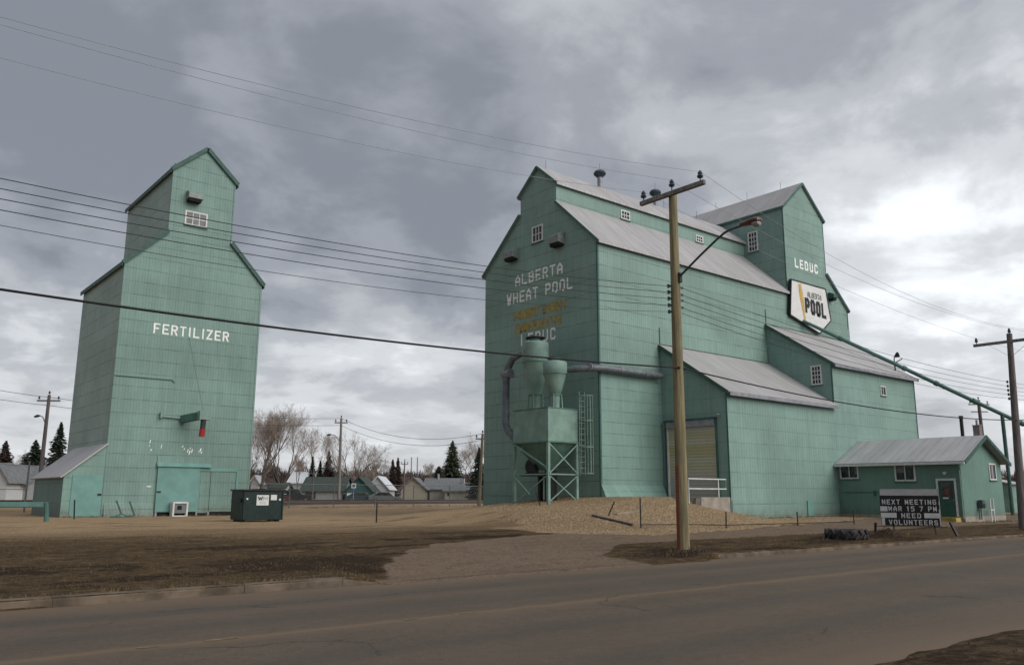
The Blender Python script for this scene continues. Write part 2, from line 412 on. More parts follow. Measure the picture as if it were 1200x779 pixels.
# strips of churned mud: tyre tracks that cut across the left verge
for y in ys:
    for x in xs:
        z = gz(x, y)
        vs.append((x, y, z))
        t = toe(x)
        g = sm(-.25, .25, y-t+.25*nz(x, y, 1.2, 3))*sm(19.5, 21.5, x+max(0, 0)-.14*(y-23)*1.0+.4*nz(x, y, .6, 7)-0.0)
        if y > 26.9: g = sm(19.5, 22.5, x-.55*(y-23)+.9*nz(x, y, .5, 7))
        if y > 56 : g = 0
        dr = drive(x, y) if 13.5 < y < 27 and 5 < x < 80 else 0
        if y < 5.3: dr = .35
        # mud
        mu = 0
        if 14.6 < y < 30 and x < 24:
            n1 = noise.noise(Vector((x*.22, (y-.12*x)*1.0, 1.5)))+.5*noise.noise(Vector((x*.9, (y-.1*x)*2.4, 7)))
            mu = sm(.02, .55, n1)*.85*sm(33, 22, y)
            mu = max(mu, sm(2.6, .3, math.hypot((x-8.9)*.55, (y-17.6)*.8))*.95)
            for (xa, ya, sl, wd) in ((0, 20.2, -.20, .16), (0, 22.3, -.10, .2), (0, 18.6, -.03, .14)):
                yy = ya+sl*x+.006*(x-4)**2
                if x < 9.5: mu = max(mu, math.exp(-((y-yy)/wd)**2)*(.45+.5*nz(x, y, .8, 1)))
        elif 14.6 < y < 24 and x >= 24:
            mu = sm(-.1, .5, noise.noise(Vector((x*.25, y*1.2, 2.5))))*.8
        mu = max(mu, sm(1.9, .2, math.hypot((x-19.2)*.5, (y-15.9)*1.1))*.9, sm(1.5, .5, math.hypot((x-HEAP[0])/1.0, (y-HEAP[1])/.7)))
        A['gravel'].append(g*(1-sm(.3, .9, 0))); A['drive'].append(dr); A['mud'].append(mu*(1-g)*(1-.75*dr) if y > 14.5 else (.55 if y < 5.3 else 0))
        A['dry'].append(sm(22, 36, y+2.5*nz(x*.35, y, .4, 11))*.95)
nx = len(xs)
for j in range(len(ys)-1):
    for i in range(nx-1):
        a = j*nx+i; fs.append((a, a+1, a+nx+1, a+nx))
me = bpy.data.meshes.new('ground'); me.from_pydata(vs, [], fs)
for k, vals in A.items():
    at_ = me.attributes.new(k, 'FLOAT', 'POINT'); at_.data.foreach_set('value', vals)
me.shade_smooth()
def groundmat():
    M = bpy.data.materials.new('ground_soil_grass_gravel'); M.use_nodes = True; t = NT(M.node_tree); b = t.n['Principled BSDF']
    P = t.new('ShaderNodeNewGeometry').outputs['Position']
    def attr(n): q = t.new('ShaderNodeAttribute'); q.attribute_name = n; return q.outputs['Fac']
    gr, dr, mu, dry = (attr(k) for k in ('gravel', 'drive', 'mud', 'dry'))
    n1 = t.noise(P, 1.1, 8, .7); n2 = t.noise(P, 14, 6, .75); n3 = t.noise(P, .22, 5, .6)
    ns = t.noise(t.vmath('MULTIPLY', P, (.7, 3.0, 1)), 1.0, 6, .65)
    # short dead grass
    grass = t.mix(t.ramp(n2, .35, .68), (.050, .031, .016), (.150, .100, .052))
    nm = t.noise(P, 4.2, 6, .72); na = t.noise(t.vmath('MULTIPLY', P, (1.2, 4.5, 1)), 1.0, 7, .7)
    grass = t.mix(t.ramp(n1, .42, .68, 0, .6), grass, (.098, .067, .032))
    grass = t.mix(t.ramp(nm, .47, .60, 0, .75), grass, (.040, .027, .017))
    grass = t.mix(t.ramp(na, .53, .66, 0, .7), grass, (.235, .162, .090))
    grass = t.mix(t.ramp(ns, .52, .68, 0, .55), grass, (.047, .032, .021))
    dryc = t.mix(t.ramp(n2, .3, .7), (.22, .15, .085), (.52, .37, .225))
    dryc = t.mix(t.ramp(t.noise(t.vmath('MULTIPLY', P, (.35, 1.6, 1)), 1.0, 5, .6), .52, .66, 0, .75), dryc, (.10, .07, .042))
    c = t.mix(dry, grass, dryc)
    # mud
    mudc = t.mix(t.ramp(n2, .3, .7), (.016, .010, .006), (.044, .028, .017))
    mm = t.ramp(t.math('ADD', t.math('ADD', mu, t.math('MULTIPLY', t.math('SUBTRACT', na, .5), 1.6)), t.math('MULTIPLY', t.math('SUBTRACT', nm, .5), 1.1)), .35, .75)
    c = t.mix(t.math('MULTIPLY', mm, t.ramp(mu, .02, .35, 0, .92)), c, mudc)
    # driveway of packed dirt
    dc = t.mix(t.ramp(n2, .3, .72), (.135, .095, .066), (.262, .192, .140))
    dc = t.mix(t.ramp(nm, .52, .66, 0, .45), dc, (.075, .053, .038))
    dc = t.mix(t.ramp(t.noise(t.vmath('MULTIPLY', P, (.35, 1.8, 1)), 1.0, 6, .65), .50, .72, 0, .45), dc, (.075, .054, .040))
    dm = t.ramp(t.math('ADD', dr, t.math('MULTIPLY', t.math('SUBTRACT', n1, .5), .7)), .35, .6)
    c = t.mix(dm, c, dc)
    # gravel: small stones of mixed colour
    vo = t.new('ShaderNodeTexVoronoi'); t.put(vo.inputs['Vector'], P); vo.inputs['Scale'].default_value = 19
    vb = t.new('ShaderNodeTexVoronoi'); t.put(vb.inputs['Vector'], P); vb.inputs['Scale'].default_value = 34
    v1 = t.sep(vo.outputs['Color'])[0]; v2 = t.sep(vb.outputs['Color'])[1]
    stone = t.mix(t.ramp(v1, .1, .9), (.20, .128, .066), (.60, .43, .255))
    stone = t.mix(t.ramp(v2, .6, 1.0, 0, .6), stone, (.60, .47, .33))
    stone = t.mix(t.ramp(n3, .45, .65, 0, .35), stone, (.24, .165, .095))
    stone = t.mix(t.ramp(vo.outputs['Distance'], .35, .8, 0, .55), stone, (.06, .042, .026))
    gm = t.ramp(t.math('ADD', gr, t.math('MULTIPLY', t.math('SUBTRACT', n1, .5), .5)), .4, .6)
    c = t.mix(gm, c, stone)
    t.l.new(c, b.inputs['Base Color']); b.inputs['Roughness'].default_value = .95; b.inputs['Specular IOR Level'].default_value = .1
    hh = t.math('ADD', t.math('MULTIPLY', nm, .10), t.math('MULTIPLY', n2, .05)); hh = t.math('ADD', hh, 0.0) if True else hh
    hh = t.math('ADD', hh, t.math('MULTIPLY', t.noise(P, 45, 3, .7), .015))
    hh = t.math('ADD', hh, t.math('MULTIPLY', t.math('MULTIPLY', vo.outputs['Distance'], gm), -.06))
    bn = t.new('ShaderNodeBump'); bn.inputs['Strength'].default_value = .9; bn.inputs['Distance'].default_value = 1.0
    t.put(bn.inputs['Height'], hh); t.l.new(bn.outputs[0], b.inputs['Normal'])
    return M
me.materials.append(groundmat())
tag(link(bpy.data.objects.new('ground', me)), None, None, kind='structure')

def roadmat():
    M = bpy.data.materials.new('asphalt'); M.use_nodes = True; t = NT(M.node_tree); b = t.n['Principled BSDF']
    P = t.new('ShaderNodeNewGeometry').outputs['Position']; x, y, z = t.sep(P)
    n = t.noise(P, 45, 5, .8); n2 = t.noise(t.vmath('MULTIPLY', P, (.12, 1.5, 1)), 1.0, 6, .6); n3 = t.noise(P, .6, 5, .6)
    c = t.mix(t.ramp(n, .25, .75), (.066, .050, .036), (.128, .100, .074))
    c = t.vmath('SCALE', c, scale=t.math('MULTIPLY', t.math('MULTIPLY', t.ramp(n2, .3, .7, .94, 1.06), t.ramp(n3, .3, .7, .93, 1.06)), t.ramp(t.noise(P, 7, 6, .8), .3, .7, .88, 1.12)))
    dust = (.150, .106, .072)
    yw = t.math('ADD', y, t.math('MULTIPLY', t.math('SUBTRACT', n3, .5), .5))
    def band(cn, hw, amt):
        d = t.math('ABSOLUTE', t.math('SUBTRACT', yw, cn)); return t.ramp(d, 0.0, hw, amt, 0.0)
    for cn, hw, amt in ((9.85, .5, .55), (14.5, 1.5, 1.0), (4.6, 1.4, .95), (12.2, .5, .25), (7.2, .5, .15)):
        c = t.mix(t.math('MULTIPLY', band(cn, hw, amt), t.ramp(n2, .25, .6, .5, 1)), c, dust)
    c = t.mix(t.math('MULTIPLY', band(9.95, .16, .8), t.ramp(n, .3, .6, .2, 1)), c, (.19, .125, .07))
    # dark polished wheel paths
    for cn in (11.2, 12.9, 8.3, 6.4):
        c = t.mix(t.math('MULTIPLY', band(cn, .55, .30), 1.0), c, (.06, .052, .047))
    # sealed cracks
    vo = t.new('ShaderNodeTexVoronoi', feature='DISTANCE_TO_EDGE'); t.put(vo.inputs['Vector'], t.vmath('ADD', t.vmath('MULTIPLY', P, (.16, .28, 0)), t.vmath('SCALE', t.noise(P, 1.2, 4, .6, 0, 1), scale=.16))); vo.inputs['Scale'].default_value = 1.0
    crack = t.math('MULTIPLY', t.ramp(vo.outputs['Distance'], .002, .007, 1.0, 0.0), t.ramp(t.noise(P, .35, 3), .5, .6))
    c = t.mix(t.math('MULTIPLY', crack, .75), c, (.03, .026, .023))
    # pale stones flicked up on the surface
    st = t.ramp(t.noise(P, 9.0, 2, .9), .78, .80, 0.0, .35)
    c = t.mix(st, c, (.26, .23, .2))
    t.l.new(c, b.inputs['Base Color']); b.inputs['Roughness'].default_value = .82; b.inputs['Specular IOR Level'].default_value = .25
    bn = t.new('ShaderNodeBump'); bn.inputs['Strength'].default_value = .5; bn.inputs['Distance'].default_value = .01
    t.put(bn.inputs['Height'], n); t.l.new(bn.outputs[0], b.inputs['Normal'])
    return M
rb = MB(); rx = [-400+i*20 for i in range(18)]+[-40+i*2 for i in range(60)]+[80+i*30 for i in range(20)]
rys = [3.7, 5, 7, 9.7, 12, 13.5, 14.6]; rz = [-.012, 0, .02, .04, .02, 0, -.01]
for i in range(len(rx)-1):
    for j in range(6): rb.quad((rx[i], rys[j], rz[j]), (rx[i+1], rys[j], rz[j]), (rx[i+1], rys[j+1], rz[j+1]), (rx[i], rys[j+1], rz[j+1]))
tag(rb.build('road', roadmat(), None), None, None, kind='structure')
# what is left of the yellow centre line
yl = mat('worn_yellow_paint', (.17, .12, .065), .8, var=.5, vscale=14)
lm = MB()
for (pa, pb) in ((150, 178), (232, 272), (483, 500), (548, 580)):
    a, b_ = at(pa, 754-(pa-150)*.078, z=.04), at(pb, 754-(pb-150)*.078, z=.04)
    lm.quad((a.x, 9.92, .0425), (b_.x, 9.92, .0425), (b_.x, 10.02, .0415), (a.x, 10.02, .0415))
tag(lm.build('road_marking', yl, None), None, None, kind='structure')
# kerbs
def kerb(x0, x1, ret=None):
    mb = MB(); x = x0
    while x < x1-.01:
        L = min(3.0 if x > -30 else 30, x1-x); jz = random.uniform(-.003, .003)-.02*(x > 10); jy = random.uniform(-.008, .008)
        mb.prism([(14.60, -.06), (14.612, .10), (14.64, .135), (14.79, .145), (14.80, -.06)], lambda u, v, t: (t, u+jy, v+jz), x+.006, x+L-.006)
        x += L
    return mb
k1 = kerb(-201, 7.9); k1.prism([(14.60, -.06), (14.612, .10), (14.64, .135), (14.79, .145), (14.80, -.06)], lambda u, v, t: (t, u, v if v < 0 else v-.12*(t-7.9)/1.0), 7.906, 8.9)
tag(k1.build('kerb', M_kerb, None), None, None, kind='structure')
k2 = kerb(19.5, 300); k2.prism([(14.60, -.06), (14.612, .10), (14.64, .135), (14.79, .145), (14.80, -.06)], lambda u, v, t: (t, u+.10*(19.5-t)**2, v if v < 0 else v-.13*(19.5-t)/1.0), 18.5, 19.494)
tag(k2.build('kerb', M_kerb, None), None, None, kind='structure')

# ------------------------------------------------------------------ stroke lettering
G = {'A': [[(0,0),(0,3.6),(2,6),(4,3.6),(4,0)],[(0,2.2),(4,2.2)]], 'B': [[(0,0),(0,6),(3,6),(3.8,5.2),(3.8,3.8),(3,3),(0,3)],[(3,3),(4,2.2),(4,.8),(3.2,0),(0,0)]],
 'C': [[(4,5),(3.2,6),(.8,6),(0,5),(0,1),(.8,0),(3.2,0),(4,1)]], 'D': [[(0,0),(0,6),(3,6),(4,5),(4,1),(3,0),(0,0)]], 'E': [[(4,6),(0,6),(0,0),(4,0)],[(0,3),(3.2,3)]],
 'F': [[(4,6),(0,6),(0,0)],[(0,3),(3,3)]], 'G': [[(4,5),(3.2,6),(.8,6),(0,5),(0,1),(.8,0),(4,0),(4,2.8),(2.4,2.8)]], 'H': [[(0,0),(0,6)],[(4,0),(4,6)],[(0,3),(4,3)]], 'I': [[(2,0),(2,6)]],
 'L': [[(0,6),(0,0),(4,0)]], 'M': [[(0,0),(0,6),(2,1.6),(4,6),(4,0)]], 'N': [[(0,0),(0,6),(4,0),(4,6)]], 'O': [[(1,0),(0,1),(0,5),(1,6),(3,6),(4,5),(4,1),(3,0),(1,0)]],
 'P': [[(0,0),(0,6),(3,6),(4,5.2),(4,3.6),(3,2.8),(0,2.8)]], 'R': [[(0,0),(0,6),(3,6),(4,5.2),(4,3.8),(3,3),(0,3)],[(2.2,3),(4,0)]], 'S': [[(4,5.2),(3.2,6),(.8,6),(0,5.2),(0,3.8),(.8,3),(3.2,3),(4,2.2),(4,.8),(3.2,0),(.8,0),(0,.8)]],
 'T': [[(0,6),(4,6)],[(2,6),(2,0)]], 'U': [[(0,6),(0,1),(.8,0),(3.2,0),(4,1),(4,6)]], 'V': [[(0,6),(2,0),(4,6)]], 'W': [[(0,6),(1,0),(2,4),(3,0),(4,6)]], 'X': [[(0,0),(4,6)],[(0,6),(4,0)]],
 'Z': [[(0,6),(4,6),(0,0),(4,0)]], '1': [[(.8,4.8),(2,6),(2,0)]], '5': [[(4,6),(0,6),(0,3.4),(3,3.4),(4,2.6),(4,1),(3,0),(0,0)]], '7': [[(0,6),(4,6),(1.4,0)]]}
NARROW = {'I': .45, '1': .8}
def textmesh(txt, O, ux, uz, nrm, width, height, stroke, gap=.32, bold=False, space=.75):
    """lettering of flat strokes; O = lower left corner, ux along the line, uz up, nrm out of the wall"""
    O, ux, uz, nrm = Vector(O), Vector(ux).normalized(), Vector(uz).normalized(), Vector(nrm).normalized()
    wds = [(space if c == ' ' else NARROW.get(c, 1.0)) for c in txt]
    tot = sum(wds)+gap*(len(txt)-1); cw = width/tot; mb = MB(); x = 0; k = 0
    for c, wd in zip(txt, wds):
        if c != ' ':
            gw = cw*wd-stroke; gh = height-stroke
            for pl_ in G[c]:
                for (a, b_) in zip(pl_, pl_[1:]):
                    if c == 'I' or c == '1': sc = lambda q: (x+cw*wd/2+(q[0]-2)/4*gw*(1.3 if c == '1' else 1), q[1]/6*gh+stroke/2)
                    else: sc = lambda q: (x+stroke/2+q[0]/4*gw, q[1]/6*gh+stroke/2)
                    p, q = Vector(sc(a)), Vector(sc(b_)); d = (q-p).normalized(); nn = Vector((-d.y, d.x))*stroke/2; e = d*stroke*.5
                    k += 1; off = nrm*(.006+.0012*(k % 7))
                    mb.quad(*[O+ux*r.x+uz*r.y+off for r in (p-e-nn, q+e-nn, q+e+nn, p-e+nn)])
        x += cw*(wd+gap)
    return mb
# ------------------------------------------------------------------ facade helpers; face 'x' = wall at x facing -X, 'y' = wall at y facing -Y
def wallbox(mb, face, p, a0, a1, z0, z1, d0, d1):
    """a box on a wall: a along the wall, d = how far it stands out of the wall plane p"""
    if face == 'x': mb.box(p-d1, p-d0, a0, a1, z0, z1)
    else: mb.box(a0, a1, p-d1, p-d0, z0, z1)
def window(root, face, p, a0, a1, z0, z1, cols, rows, fw=.07, mw=.035, name='window', sill=True, curtain=None):
    f = MB()
    wallbox(f, face, p, a0-fw, a0, z0-fw, z1+fw, -.02, .05); wallbox(f, face, p, a1, a1+fw, z0-fw, z1+fw, -.02, .05)
    wallbox(f, face, p, a0, a1, z1, z1+fw, -.02, .047); wallbox(f, face, p, a0, a1, z0-fw, z0, -.02, .047)
    for i in range(1, cols): a = a0+(a1-a0)*i/cols; wallbox(f, face, p, a-mw/2, a+mw/2, z0, z1, .012, .036)
    for i in range(1, rows): z = z0+(z1-z0)*i/rows; wallbox(f, face, p, a0, a1, z-mw/2, z+mw/2, .012, .033)
    fo = f.build(name, M_white, root)
    g = MB(); wallbox(g, face, p, a0, a1, z0, z1, .004, .014); g.build('pane', M_glass, fo)
    if sill:
        s_ = MB(); wallbox(s_, face, p, a0-fw-.04, a1+fw+.04, z0-fw-.05, z0-fw-.003, -.02, .09); s_.build('sill', M_trim, fo)
    if curtain:
        for (u0, u1, v0) in curtain:
            cb = MB(); wallbox(cb, face, p, a0+(a1-a0)*u0, a0+(a1-a0)*u1, z0+(z1-z0)*v0, z1, .0145, .017); cb.build('curtain', M_curt, fo)
    return fo
M_curt = mat('curtain', (.20, .19, .20), .9, var=.3, vscale=12)
def hood(root, face, p, a0, a1, z0, z1, d=.55, m_=None):
    """exhaust hood: sheet metal box open at the bottom with a dark throat"""
    mb = MB(); h = z1-z0
    prof = [(0, z1), (-d*.35, z1), (-d, z1-h*.30), (-d, z0+h*.12), (0, z0+h*.0)]
    fn = (lambda u, v, t: (p+u, t, v)) if face == 'x' else (lambda u, v, t: (t, p+u, v))
    mb.prism(prof, fn, a0, a1); o = mb.build('exhaust_hood', m_ or M_hood, root, bevel=.012)
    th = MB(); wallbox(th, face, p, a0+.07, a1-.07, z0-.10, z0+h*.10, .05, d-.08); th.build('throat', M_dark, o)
def slab(mb, a, b, c, d, th):
    """roof sheet a-b-c-d (top corners) with thickness"""
    a, b, c, d = (Vector(q) for q in (a, b, c, d)); n = (b-a).cross(d-a).normalized()
    if n.z < 0: n = -n
    q = [v-n*th for v in (a, b, c, d)]
    mb.add([a, b, c, d]+q, [(0,1,2,3), (7,6,5,4), (0,4,5,1), (1,5,6,2), (2,6,7,3), (3,7,4,0)])

# ================================================================== FERTILIZER ELEVATOR
fx0, fx1, fy0, fy1, fe = 12.335, 20.635, 50.6, 60.39, 15.03
fcx0, fcx1, fcf, fce, fap = 14.61, 18.48, 17.3, 21.35, 23.1
fm = (fcx0+fcx1)/2
fert = thing('grain_elevator', 'tall narrow green elevator lettered FERTILIZER, with a small lean-to shed', 'grain elevator', ((fx0+fx1)/2, (fy0+fy1)/2, .38))
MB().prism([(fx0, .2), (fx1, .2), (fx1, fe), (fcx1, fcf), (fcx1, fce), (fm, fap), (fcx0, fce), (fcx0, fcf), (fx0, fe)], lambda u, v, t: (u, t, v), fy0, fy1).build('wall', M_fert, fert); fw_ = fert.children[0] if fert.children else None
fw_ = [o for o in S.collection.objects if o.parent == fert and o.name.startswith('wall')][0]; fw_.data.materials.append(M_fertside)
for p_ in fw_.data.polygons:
    if p_.normal.x < -.95: p_.material_index = 1     # the -X side takes a paler colour than the front
def sl(p, q, k):      # point on p->q extended beyond q by k
    d = (Vector(q)-Vector(p)).normalized(); return Vector(q)+d*k
rf = MB(); oh = .22
for sgn, (ex, cx, cx2) in ((-1, (fx0, fcx0, fcx0)), (1, (fx1, fcx1, fcx1))):
    t0 = Vector((cx, 0, fcf+.06)); b0 = sl((cx, 0, fcf+.06), (ex, 0, fe+.06), oh)
    slab(rf, (t0.x, fy0-.1, t0.z), (t0.x, fy1+.1, t0.z), (b0.x, fy1+.1, b0.z), (b0.x, fy0-.1, b0.z), .10)
    b1 = sl((fm, 0, fap+.06), (cx, 0, fce+.06), oh)
    slab(rf, (fm, fy0-.12, fap+.06), (fm, fy1+.12, fap+.06), (b1.x, fy1+.12, b1.z), (b1.x, fy0-.12, b1.z), .10)
rf.build('roof', M_roofy, fert)
tr = MB()
for ex, cx in ((fx0, fcx0), (fx1, fcx1)):
    for (p, q, o_) in (((cx, fcf), (ex, fe), oh), ((fm, fap), (cx, fce), oh)):
        b0 = sl((p[0], 0, p[1]), (q[0], 0, q[1]), o_)
        tr.bar((p[0], fy0-.14, p[1]-.02), (b0.x, fy0-.14, b0.z-.02), .045, .24)
    b0 = sl((cx, 0, fcf), (ex, 0, fe), oh); tr.box(b0.x-.03, b0.x+.03, fy0-.1, fy1+.1, b0.z-.20, b0.z+.05)
    b0 = sl((fm, 0, fap), (cx, 0, fce), oh); tr.box(b0.x-.03, b0.x+.03, fy0-.1, fy1+.1, b0.z-.20, b0.z+.05)
tr.each('fascia', M_trimd, fert)
co = MB()
co.box(fx0-.03, fx0+.07, fy0-.03, fy0-.004, .3, fe-.1); co.box(fx0-.03, fx0-.004, fy0, fy0+.09, .3, fe-.1); co.box(fx1-.07, fx1+.03, fy0-.03, fy0-.004, .3, fe-.1)
co.box(fcx0-.03, fcx0+.06, fy0-.03, fy0-.004, fcf+.1, fce-.1); co.box(fcx1-.06, fcx1+.03, fy0-.03, fy0-.004, fcf+.1, fce-.1)
co.each('corner_trim', M_fert, fert)
# skirting flare at the foot
MB().prism([(0, .28), (0, 1.15), (-.16, .33), (-.16, .28)], lambda u, v, t: (t, fy0+u, v), fx0+.1, 15.05).build('base_flashing', M_fert, fert)
window(fert, 'y', fy0, 15.58, 16.78, 17.98, 18.72, 3, 2, fw=.09, mw=.05)
hood(fert, 'y', fy0, 15.46, 16.34, 19.42, 20.02, .6)
textmesh('FERTILIZER', (14.24, fy0, 10.93), (1, 0, 0), (0, 0, 1), (0, -1, 0), 4.5, .62, .095, gap=.34).build('painted_lettering', M_letter, fert)
# ghost of old white paint over the door
gm = MB(); random.seed(5)
for px, py in ((220, 528), (222, 530), (225, 528), (233, 529), (235, 527), (214, 523), (216, 526), (176, 517), (175, 522), (189, 523), (177, 527), (236, 530), (223, 525)):
    p = at(px, py, y=fy0); w2, h2 = random.uniform(.02, .06), random.uniform(.04, .13)
    gm.quad((p.x-w2, fy0-.004, p.z-h2), (p.x+w2*.3, fy0-.004, p.z-h2*.8), (p.x+w2, fy0-.004, p.z+h2), (p.x-w2*.2, fy0-.004, p.z+h2*.9))
gm.each('paint_mark', M_letter, fert)
# conduit on the front
cm = MB(); a = at(133, 446.5, y=fy0); b_ = at(201, 453, y=fy0); cm.tube([(a.x, fy0-.04, 8.25), (b_.x, fy0-.04, 8.25), (b_.x+.15, fy0-.04, 8.1)], .025, 6)
cm.build('conduit', M_trim, fert)
# big sliding door, panel and track
pn = MB(); pn.box(15.08, 18.15, fy0-.06, fy0-.003, 3.42, 3.80); pn.build('door_header', M_fert, fert)
dt = MB(); dt.prism([(-.003, 3.45), (-.10, 3.42), (-.26, 3.20), (-.24, 3.18), (-.003, 3.36)], lambda u, v, t: (t, fy0+u, v), 15.06, 18.18); dt.build('door_track', M_door, fert)
db = MB(); db.box(15.12, 17.55, fy0-.16, fy0-.08, .62, 3.19); sdoor = db.build('sliding_door', M_door, fert, bevel=.01)
hb = MB(); hb.box(15.14, 15.38, fy0-.19, fy0-.162, 1.72, 1.80); hb.build('door_latch', M_black, sdoor)
fr_ = MB(); fr_.box(17.5, 19.9, fy0-.10, fy0-.003, 2.98, 3.16); fr_.box(19.78, 19.92, fy0-.105, fy0-.003, .42, 2.98); fr_.build('door_frame', M_door, fert)
p2 = MB(); p2.box(17.56, 18.20, fy0-.055, fy0-.01, .55, 2.96); p2.box(18.24, 19.76, fy0-.065, fy0-.01, .62, 2.96); p2.build('door_panel', M_fert, fert)
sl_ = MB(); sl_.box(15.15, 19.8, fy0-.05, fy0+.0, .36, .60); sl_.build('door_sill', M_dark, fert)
ft = MB()
for xx in (15.2, 17.5, 18.2): ft.box(xx-.05, xx+.05, fy0-.14, fy0-.052, .34, .62)
ft.each('door_foot', M_galv, fert)
lp = MB(); lp.box(14.62, 14.86, fy0-.012, fy0-.004, 2.02, 2.10); lp.build('plate', M_white, fert)
# loading spout on a swing bracket
hA, hB = at(214, 491, y=fy0-.1), at(237, 486.5, y=fy0-1.5)
sp = MB(); sp.bar(hA, hB, .36, .42); o = sp.build('spout_housing', M_trim, fert)
hC = at(239, 486.5, y=fy0-1.75); q = MB(); q.box(hC.x-.30, hC.x+.36, fy0-1.95, fy0-1.5, hC.z-.26, hC.z+.24); q.build('spout_head', M_bin, o)
q = MB(); q.tube([(hC.x, fy0-1.72, hC.z-.2), (hC.x-.02, fy0-1.75, hC.z-.82)], .15, 12); q.build('hose', M_rubber, o)
q = MB(); q.tube([(hC.x-.02, fy0-1.75, hC.z-.80), (hC.x-.05, fy0-1.75, hC.z-1.22)], .165, 12); q.build('hose_end', M_red, o)
q = MB(); q.bar((15.05, fy0-.12, 6.10), (16.3, fy0-.12, 6.05), .08, .10); q.box(14.98, 15.10, fy0-.25, fy0-.03, 5.98, 6.3); q.each('bracket', M_bin, fert)
q = MB(); q.tube([(16.3, fy0-.03, 11.0), (hC.x, fy0-1.6, hC.z+.2)], .012, 4); q.build('stay_wire', M_trim, fert)
# things on the ridge
q = MB(); q.bar((fm-.15, fy0+2.2, fap+.13), (fm-.15, fy0+4.2, fap+.13), .35, .16); q.bar((fm-.35, fy0+4.6, fap+.2), (fm-.35, fy0+5.2, fap+.2), .3, .4); q.each('ridge_cap', M_bin, fert)
# lean-to shed
lx, ly1, lz0, lz1 = 10.32, 58.45, 2.72, 4.42
q = MB(); q.prism([(lx, .2), (fx0-.004, .2), (fx0-.004, lz1-.05), (lx, lz0-.05)], lambda u, v, t: (u, t, v), fy0+.05, ly1); shed = q.build('lean_to', M_shed, fert)
q = MB(); q.box(lx-.03, fx0-.04, fy0-.02, fy0+.047, .35, 2.72); q.add([(lx-.03, fy0-.02, 2.722), (fx0-.04, fy0-.02, 2.722), (fx0-.04, fy0-.02, lz1-.1), (lx-.03, fy0+.047, 2.722), (fx0-.04, fy0+.047, 2.722), (fx0-.04, fy0+.047, lz1-.1)], [(0,1,2), (5,4,3), (0,2,5,3), (1,4,5,2)])
q.build('front_boarding', M_plain, shed)
q = MB(); b0 = sl((fx0, 0, lz1), (lx, 0, lz0), .3); slab(q, (fx0-.02, fy0-.18, lz1), (fx0-.02, ly1+.15, lz1), (b0.x, ly1+.15, b0.z), (b0.x, fy0-.18, b0.z), .07); q.build('roof', M_roofy, shed)
q = MB(); q.box(10.72, 12.26, fy0-.06, fy0-.022, .42, 2.64); q.build('door', M_door, shed, bevel=.008)
q = MB(); q.box(12.05, 12.25, fy0-.10, fy0-.062, 1.55, 1.65); q.build('door_latch', M_black, shed)

# ================================================================== WHEAT POOL ELEVATOR
x0, y0, y1, me_, mcf, mce, map_ = 32.339, 31.797, 42.084, 15.90, 19.02, 20.31, 21.73
cy0, cy1 = 35.19, 38.525; cm_ = (cy0+cy1)/2
tx0, tx1, te, tap, tx2, tse, tcf = 51.378, 56.628, 22.25, 24.53, 59.385, 15.68, 18.03
tm = (tx0+tx1)/2; ty1 = 42.0
ax0, ay, at_z, ae, bx0, bt, be = 37.426, 27.236, 10.41, 7.38, 48.447, 13.11, 10.04
pool = thing('grain_elevator', 'huge green elevator lettered ALBERTA WHEAT POOL, with towers and annexes', 'grain elevator', (45, 36, .5))
MB().prism([(y0, .2), (y1, .2), (y1, me_), (cy1, mcf), (cy1, mce), (cm_, map_), (cy0, mce), (cy0, mcf), (y0, me_)], lambda u, v, t: (t, u, v), x0, tx0).build('wall', M_pool, pool)
MB().prism([(tx0, .2), (tx2, .2), (tx2, tse), (tx1, tcf), (tx1, te), (tm, tap), (tx0, te)], lambda u, v, t: (u, t, v), y0, ty1).build('tower_wall', M_pool, pool)
A1 = MB().prism([(ay, .2), (y0-.003, .2), (y0-.003, at_z-.02), (ay, ae-.02)], lambda u, v, t: (t, u, v), ax0, bx0-.003).build('annex_wall', M_annex, pool)
B1 = MB().prism([(ay, .2), (y0-.003, .2), (y0-.003, bt-.02), (ay, be-.02)], lambda u, v, t: (t, u, v), bx0, tx2).build('annex_wall', M_annex, pool)
def roofpair(mb, fix, ridge, eave, t0, t1, oh_, th=.10):
    for e_ in eave:
        a_, b0 = Vector((ridge[0], 0, ridge[1]+.07)), sl((ridge[0], 0, ridge[1]+.07), (e_[0], 0, e_[1]+.07), oh_)
        if fix == 'x': slab(mb, (t0, a_.x, a_.z), (t1, a_.x, a_.z), (t1, b0.x, b0.z), (t0, b0.x, b0.z), th)
        else: slab(mb, (a_.x, t0, a_.z), (a_.x, t1, a_.z), (b0.x, t1, b0.z), (b0.x, t0, b0.z), th)
q = MB(); roofpair(q, 'x', (cm_, map_), ((cy0, mce), (cy1, mce)), x0-.12, tx0-.004, .22)
roofpair(q, 'x', (cy0-.005, mcf), ((y0, me_),), x0-.12, tx0-.004, .28); roofpair(q, 'x', (cy1+.005, mcf), ((y1, me_),), x0-.12, tx0-.004, .28)
q.build('roof', M_roof, pool)
q = MB(); roofpair(q, 'y', (tm, tap), ((tx0, te), (tx1, te)), y0-.12, ty1+.12, .22); roofpair(q, 'y', (tx1+.005, tcf), ((tx2, tse),), y0-.12, ty1+.12, .22)
q.build('roof', M_roofy, pool)
q = MB(); eaves = []
